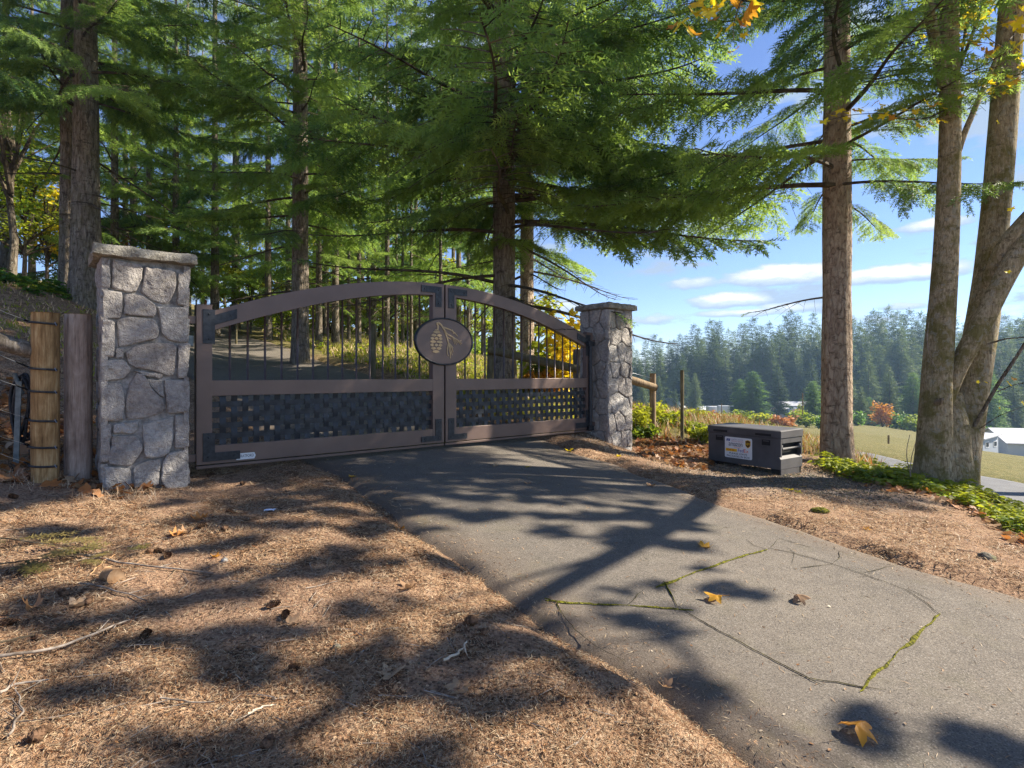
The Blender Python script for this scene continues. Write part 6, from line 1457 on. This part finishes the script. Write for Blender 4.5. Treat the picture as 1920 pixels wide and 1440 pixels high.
# bark chips, scales, leaf scraps
n = 6000; r = np.exp(rg.uniform(math.log(1.3), math.log(9), n)); a = rg.uniform(-.82, .82, n); x, y = r * np.sin(a), r * np.cos(a)
z, s = ground_z(x, y, True); keep = (s > .03) & (x < 6.5); x, y, z, r = x[keep], y[keep], z[keep], r[keep]; n = len(x); mi = rg.integers(0, 3, n)
mb = MB(); S = rg.uniform(.008, .022, n); FR = up_frames(rg, n, .35); P = np.stack([x, y, z + .004], 1)
for q in range(3):
    k = mi == q; scatter(mb, LQ, LQF, P[k], FR[k], S[k], q)
stuff('bark_chips', mb, [M['leaf_brown'], M['leaf_tan'], M['twig']])
n = 900; r = np.exp(rg.uniform(math.log(1.6), math.log(9), n)); a = rg.uniform(-.8, .8, n); x, y = r * np.sin(a), r * np.cos(a); s = sdist(x, y, DPOLY); k = (s < -.02) & ((s > -.5) | (rg.random(n) < .35)); x, y = x[k], y[k]; n = len(x)
mb = MB(); S = rg.uniform(.006, .022, n); FR = up_frames(rg, n, .3); P = np.stack([x, y, dz(x, y) + .004], 1); mi = rg.integers(0, 3, n)
for q in range(3): scatter(mb, LQ, LQF, P[mi == q], FR[mi == q], S[mi == q], q)
stuff('leaf_scraps', mb, [M['leaf_tan'], M['leaf_brown'], M['straw_pale']])
n = 420; r = np.exp(rg.uniform(math.log(1.4), math.log(8), n)); a = rg.uniform(-.8, .8, n); x, y = r * np.sin(a), r * np.cos(a); k = (sdist(x, y, DPOLY) > .06) & (x < 5.5); mb = MB()
for xx, yy in zip(x[k], y[k]):
    ln = rg.uniform(.04, .17); th = rg.uniform(0, 6.28); P_ = np.array([[xx + ln * t_ * math.cos(th) + .1 * ln * math.sin(3 * t_), yy + ln * t_ * math.sin(th), 0] for t_ in (-.5, -.15, .2, .5)]); P_[:, 2] = ground_z(P_[:, 0], P_[:, 1]) + .007; mb.tube(P_, [.0026, .0024, .002, .0012], 4)
stuff('twig_litter', mb, M['grey_twig'])
grass('dry_grass', 21, [W_(20, 1000), W_(420, 950), W_(640, 1000), W_(900, 1130), W_(1180, 1330), W_(1250, 1430), W_(20, 1430)], 5200, .028, ['straw_pale', 'straw', 'straw_pale'], 1.3, .0016)
# gravel near the box
n = 5000; x = 4.0 + rg.normal(0, .75, n); y = 7.7 + rg.normal(0, .6, n); z, s = ground_z(x, y, True); k = s > .05; x, y, z = x[k], y[k], z[k]; n = len(x)
O = np.array([(1, 0, 0), (0, 1, 0), (-1, 0, 0), (0, -1, 0), (0, 0, .7), (0, 0, -.5)]); OF = np.array([(0, 1, 4), (1, 2, 4), (2, 3, 4), (3, 0, 4), (1, 0, 5), (2, 1, 5), (3, 2, 5), (0, 3, 5)])
mb = MB(); scatter(mb, O, OF, np.stack([x, y, z + .004], 1), up_frames(rg, n, .3), rg.uniform(.006, .016, n)); stuff('gravel', mb, M['rock'])

# ---------------------------------------------------------------- single fallen things
FL = {}
def fallen(px, py, size, m, label, curl=.35, seed=0, tilt=.12, rz=None):
    rg = np.random.default_rng(seed + int(px) * 7); x, y, z = hit(px, py); sd_ = sdist([x], [y], DPOLY)[0]
    z = float(dz(x, y)[0]) if sd_ < 0 else gz(x, y)
    me = leaf_mesh('maple_leaf', size, m, curl, rg.uniform(.1, .6), seed + int(px))
    V = np.array([v.co for v in me.vertices])
    e = Euler((rg.uniform(-tilt, tilt), rg.uniform(-tilt, tilt), rg.uniform(0, 6.28) if rz is None else rz)); lowest = min((e.to_matrix() @ v.co).z for v in me.vertices)
    o = link('maple_leaf', me, None, (x, y, z - lowest - .002), e); tag(o, label, 'fallen leaf', 'maple leaves lying on the ground'); return o
for a in ((1612, 1388, .085, 'leaf_orange', 'large curled orange brown maple leaf on the asphalt, nearest leaf to the camera', -.55), (1340, 1130, .075, 'leaf_orange', 'folded orange maple leaf on the asphalt among small leaf shadows', -.6), (1500, 1133, .07, 'leaf_tan', 'pale rolled maple leaf with a long stalk inside the cracked slab', -.7),
          (1322, 1027, .08, 'leaf_orange', 'bright orange maple leaf on asphalt just above the mossy seam', .5), (1249, 1293, .045, 'leaf_tan', 'small pale leaf where needles meet the asphalt, low in view', .8), (766, 1112, .075, 'leaf_tan', 'wide tan leaf with yellow edge lying on needles left of the driveway', .5),
          (750, 985, .055, 'leaf_orange', 'orange leaf on the left driveway edge halfway to the gate', .5), (660, 896, .055, 'leaf_orange', 'orange leaf on the driveway edge near the left gate leaf', .4), (990, 878, .055, 'leaf_yellow', 'flat yellow leaf on shaded asphalt in front of the gate', .2),
          (929, 876, .055, 'leaf_tan', 'curled tan leaf on shaded asphalt left of the flat yellow leaf', .9), (989, 908, .055, 'leaf_tan', 'tan leaf on shaded asphalt nearer than the flat yellow leaf', .4), (1067, 847, .08, 'leaf_yellow', 'yellow leaf on the mound by the right gate leaf', .5),
          (1220, 913, .07, 'leaf_brown', 'brown leaf on the right driveway edge in a trunk shadow', .7), (1279, 881, .06, 'leaf_orange', 'upright orange leaf in dry grass left of the steel box', .6), (1478, 921, .075, 'leaf_yellow', 'yellow leaf on gravel in front of the steel box, left of a pair', .5),
          (1497, 929, .075, 'leaf_yellow', 'yellow leaf on gravel in front of the steel box, right of a pair', .3), (1505, 916, .06, 'leaf_orange', 'orange leaf on gravel just behind the yellow pair by the box', .4), (1625, 997, .05, 'leaf_orange', 'orange leaf on needles between driveway and maple', .4),
          (1160, 856, .06, 'leaf_yellow', 'yellow leaf at the foot of the far pillar', .4), (1293, 830, .08, 'leaf_lime', 'lime yellow leaf on rusty litter left of the steel box', .3), (1620, 857, .06, 'leaf_orange', 'orange leaf standing in green sprigs right of the fir trunk', .4),
          (375, 985, .085, 'leaf_rust', 'rusty crumpled leaf on the needles before the broad pillar', .9), (350, 1008, .075, 'leaf_tan', 'tan crumpled leaf beside the rusty one before the broad pillar', .9), (330, 1012, .07, 'leaf_rust', 'rolled rusty leaf left of the crumpled leaves', 1.1), (404, 1054, .04, 'leaf_orange', 'tiny orange red leaf on needles near the long stick', .5),
          (145, 1150, .07, 'leaf_tan', 'pale tan leaf on needles at lower left', .6), (60, 1168, .075, 'leaf_brown', 'curled brown leaf standing up at lower left', 1.2), (547, 1180, .065, 'leaf_tan', 'tan leaf beside two fir cones in the needles', .5), (420, 1282, .045, 'leaf_brown', 'small brown leaf on needles low in the view', .8),
          (733, 1285, .075, 'leaf_tan', 'pale tan leaf flat on the needles, low middle of view', .3), (862, 1312, .075, 'leaf_tan', 'round tan leaf on needles right of the mound', .3), (1065, 1335, .06, 'leaf_tan', 'tan leaf on bare soil near the driveway edge', .4), (560, 857, .05, 'leaf_brown', 'brown leaf under the left gate leaf at the asphalt corner', .8),
          (112, 905, .10, 'leaf_tan', 'big tan leaf propped at the foot of the golden post', .8), (132, 906, .10, 'leaf_tan', 'big tan leaf between golden post and grey post', .6), (20, 912, .09, 'leaf_tan', 'tan leaf at the left edge near the golden post', .4)):
    fallen(a[0], a[1], a[2], a[3], a[4], a[5])
def cone_mesh():
    mb = MB(); mb.tube([(0, 0, -.030), (0, 0, -.01), (0, 0, .015), (0, 0, .032)], [.006, .012, .010, .003], 8)
    P, D, S = [], [], []
    for i in range(56):
        u = i / 56; a = i * 2.39996; rr = .013 * math.sin(PI * (.12 + .83 * u)) ** .7; P.append((math.cos(a) * rr * .5, math.sin(a) * rr * .5, -.032 + .062 * u)); D.append((math.cos(a), math.sin(a), .45)); S.append(.0165 * (1 - .35 * u))
    V = np.array([(0, -.28, 0), (0, .28, 0), (.75, .42, .05), (1.0, 0, .1), (.75, -.42, .05), (.5, 0, -.15)]); Fc = np.array([(0, 4, 1), (1, 4, 2), (2, 4, 3), (0, 1, 5), (1, 2, 5), (2, 3, 5), (3, 4, 5), (4, 0, 5)])
    scatter(mb, V, Fc, np.array(P), frames(np.array(D, float), np.tile([0, 0, 1.0], (56, 1))), np.array(S)); return mb.mesh('fir_cone', M['cone_brown'])
CM = cone_mesh(); rg = np.random.default_rng(5)
for px, py, s, lab in ((74, 1390, 1.35, 'biggest fir cone, lying at the lower left corner'), (513, 1149, 1.15, 'fir cone on needles, upper of two close together'), (535, 1169, 1.15, 'fir cone next to a tan leaf, lower of two close together'), (432, 978, 1.2, 'fir cone right of the crumpled rusty leaf'), (379, 1002, 1.1, 'fir cone just under the crumpled rusty leaf'),
                       (422, 1005, 1.15, 'fir cone below and right of the crumpled leaves'), (282, 1042, 1.1, 'fir cone near the long stick, left of a pair'), (314, 1052, 1.25, 'fir cone near the long stick, right of a pair'), (298, 1040, 1.0, 'fir cone behind the pair near the long stick'), (272, 1208, 1.1, 'greyish fir cone right of the pale forked stick'),
                       (502, 1414, 1.1, 'dark fir cone at the bottom edge of the view'), (16, 1188, 1.2, 'fir cone at the left edge of the view'), (214, 928, 1.2, 'fir cone at the foot of the broad pillar, left one'), (255, 931, 1.2, 'fir cone at the foot of the broad pillar, middle one'), (278, 929, 1.0, 'fir cone at the foot of the broad pillar, right one'),
                       (554, 1266, 1.0, 'fir cone on soil in the lower middle'), (455, 912, 1.3, 'fir cone under the left gate leaf, near the maker plate'), (395, 896, 1.3, 'fir cone in the dark just right of the broad pillar'), (165, 1146, 1.0, 'fir cone right of the curled brown leaf'), (118, 1132, 1.1, 'fir cone behind the pale tan leaf at lower left'),
                       (25, 940, 1.2, 'fir cone near the golden post, at the left edge'), (70, 1215, .9, 'half buried fir cone above the forked stick')):
    x, y, z = hit(px, py); o = link('fir_cone', CM, None, (x, y, gz(x, y) + .012 * s), (PI / 2 + rg.uniform(-.3, .3), rg.uniform(-.3, .3), rg.uniform(0, 6.28)), s); tag(o, lab, 'fir cone', 'fir cones on the needle floor')
def stick(pts, r0, r1, label, m='grey_twig', lift=.012, side=None, name='fallen_stick'):
    P = resample(ray_hit(pts)[:, :2], 18); k = np.arange(18); z = ground_z(P[:, 0], P[:, 1]) + lift + r0 * .6
    z = .6 * z + .4 * np.linspace(z[0], z[-1], 18) + .004; Q = np.stack([P[:, 0] + .006 * np.sin(k * 1.1), P[:, 1], np.maximum(z, ground_z(P[:, 0], P[:, 1]) + r1)], 1); o0 = Q[9].copy()
    mb = MB(); mb.tube(Q - o0, np.linspace(r0, r1, 18), 7)
    rg = np.random.default_rng(int(pts[0][1]))
    for i in rg.choice(np.arange(3, 16), side or 2, replace=False):
        d = Q[i] - Q[i - 1]; d /= np.linalg.norm(d); e = np.array([d[0] * .7 - d[1] * .7, d[1] * .7 + d[0] * .7, .12]) * (1 if rg.random() > .5 else -1); e[2] = abs(e[2])
        mb.tube(np.array([Q[i], Q[i] + e * .05, Q[i] + e * .11 + [0, 0, .004]]) - o0, [r1 * 1.1, r1 * .8, r1 * .4], 5)
    ob = mb.obj(name, M[m], None, True, loc=o0); tag(ob, label, 'stick', 'sticks on the needle floor')
stick([(-20, 1262), (60, 1250), (130, 1230), (245, 1183)], .0075, .004, 'long grey stick slanting up from the left edge, lower left')
stick([(110, 1040), (220, 1068), (300, 1079), (400, 1087)], .007, .004, 'long grey stick lying level before the broad pillar', side=3)
stick([(0, 1318), (30, 1300), (92, 1290)], .006, .003, 'pale lichen covered stick at the left edge, above the biggest cone')
stick([(15, 1400), (42, 1352), (30, 1308)], .005, .002, 'thin forked grey stick beside the biggest cone', side=3)
stick([(148, 1113), (200, 1123), (276, 1143)], .005, .003, 'thin stick below the sawn wood piece')
stick([(832, 1262), (858, 1250), (876, 1230)], .0065, .004, 'short pale stick below the dirt mound', 'straw_pale', side=1)
stick([(168, 1092), (190, 1070), (220, 1048)], .004, .003, 'tan straight stalk leaning across the long level stick', 'cutwood', side=1)
stick([(300, 1330), (360, 1333), (402, 1330)], .004, .002, 'dark thin stick lying level at the bottom left')
stick([(465, 1362), (490, 1350), (518, 1345)], .0045, .002, 'short pale twig near the bottom edge', 'straw_pale', side=1)
stick([(0, 1232), (70, 1212), (150, 1190)], .005, .003, 'thin dark stick above the long slanting stick', 'twig')
# sawn branch piece, rocks, paper, fallen bough, clod
x, y, z = hit(213, 1105); mb = MB(); mb.tube([(-.06, .03, 0), (0, 0, 0), (.035, -.03, .004)], [.036, .040, .038], 14, 0, True, lambda i, th, q: 1 + .06 * np.sin(th * 3)); o = mb.obj('sawn_branch', [M['cutwood']], None, True, loc=(x, y, gz(x, y) + .025)); tag(o, 'sawn round end of a branch lying in the needles at lower left', 'wood piece')
o.modifiers.new('bevel', 'BEVEL').width = .004
def rock(px, py, s, label, m='rock', sq=.6, name='rock'):
    x, y, z = hit(px, py); rg = np.random.default_rng(int(px)); n1, n2 = 9, 14; V = []
    for i in range(n1 + 1):
        for j in range(n2):
            a, b = PI * i / n1, 2 * PI * j / n2; d = np.array([math.sin(a) * math.cos(b), math.sin(a) * math.sin(b), math.cos(a)])
            q = np.round(d * 1.6) / 1.6 * .35 + d * .65; f = 1 + .5 * float(fbm(d[0] * 2 + px, d[1] * 2 + d[2] * 1.7, int(px), 3)); V.append(q * f * s * np.array([1, .85, sq]))
    mb = MB(); mb.poly(V, [(i * n2 + j, (i + 1) * n2 + j, (i + 1) * n2 + (j + 1) % n2, i * n2 + (j + 1) % n2) for i in range(n1) for j in range(n2)])
    o = mb.obj(name, M[m], None, True, loc=(x, y, gz(x, y) + s * sq * .35)); tag(o, label, name); return o
rock(1850, 1052, .068, 'mossy square rock on the needles at the right edge'); rock(1538, 966, .09, 'low moss covered stone on the needles between driveway and maple', 'moss', .35)
rock(884, 1205, .034, 'dark clod of earth on top of the small dirt mound', 'cone_brown', .8, 'earth_clod'); rock(907, 1215, .022, 'smaller clod right of the dark clod', 'cone_brown', .8, 'earth_clod')
rock(421, 1060, .022, 'small grey pebble on needles near the tiny orange leaf', 'stone', .8, 'pebble'); rock(632, 1228, .018, 'dark pebble low in the needles left of the mound', 'rock', .8, 'pebble')
x, y, z = hit(506, 968); mb = MB(); rg = np.random.default_rng(3); g = np.linspace(-1, 1, 6); V = [(a * .04, b * .026, .012 * rg.random() + .008) for a in g for b in g]
mb.poly(V, [(i * 6 + j, i * 6 + 6 + j, i * 6 + 7 + j, i * 6 + j + 1) for i in range(5) for j in range(5)]); o = mb.obj('paper_scrap', M['paper'], None, loc=(x, y, gz(x, y))); o.modifiers.new('solid', 'SOLIDIFY').thickness = .001; tag(o, 'crumpled white paper scrap on needles left of the driveway', 'litter')
OB = [bough_mesh('foliage', 380 + i, 3.0, [M['needles_olive'], M['twig']], density=.26, spr=.26, droop=.1, hang=.2, leafy=.75, tv=(SPV2, SPF2)) for i in range(2)]
for px, py, s, rz, lab in ((-40, 1020, .34, -.25, 'withered green fir bough lying at the left edge, upper one'), (-30, 1075, .30, .25, 'withered green fir bough lying at the left edge, lower one'), (110, 1075, .16, .6, 'small withered fir sprig by the long level stick')):
    x, y, z = hit(px, py); o = link('fallen_bough', OB[0 if s > .31 else 1], None, (x, y, gz(x, y) + .03), (0, 0, rz), (s, s, s * .5)); tag(o, lab, 'fallen bough', 'fir boughs lying on the needles')
# ---------------------------------------------------------------- air
def build_haze():
    m = bpy.data.materials.new('haze_air'); m.use_nodes = True; t = NT(m.node_tree); t.n.clear(); out = t.node('ShaderNodeOutputMaterial')
    v = t.node('ShaderNodeVolumePrincipled', {'Color': (.42, .66, 1.0, 1), 'Density': HAZE, 'Anisotropy': .25}); t.l.new(v.outputs[0], out.inputs['Volume'])
    g = bpy.data.objects['ground'].data; co = np.empty(len(g.vertices) * 3, np.float32); g.vertices.foreach_get('co', co); zz = co.reshape(-1, 3)[:, 2]
    top = max(zz.max() + 3, 46.0); mb = MB(); mb.box(-GR - 15, GR + 15, -GR - 15, GR + 15, zz.min() - 1, top); o = mb.obj('haze', m); o['kind'] = 'stuff'
    print('haze', zz.min(), zz.max(), top)
HAZE = 0.00036; GR = 600
build_haze()
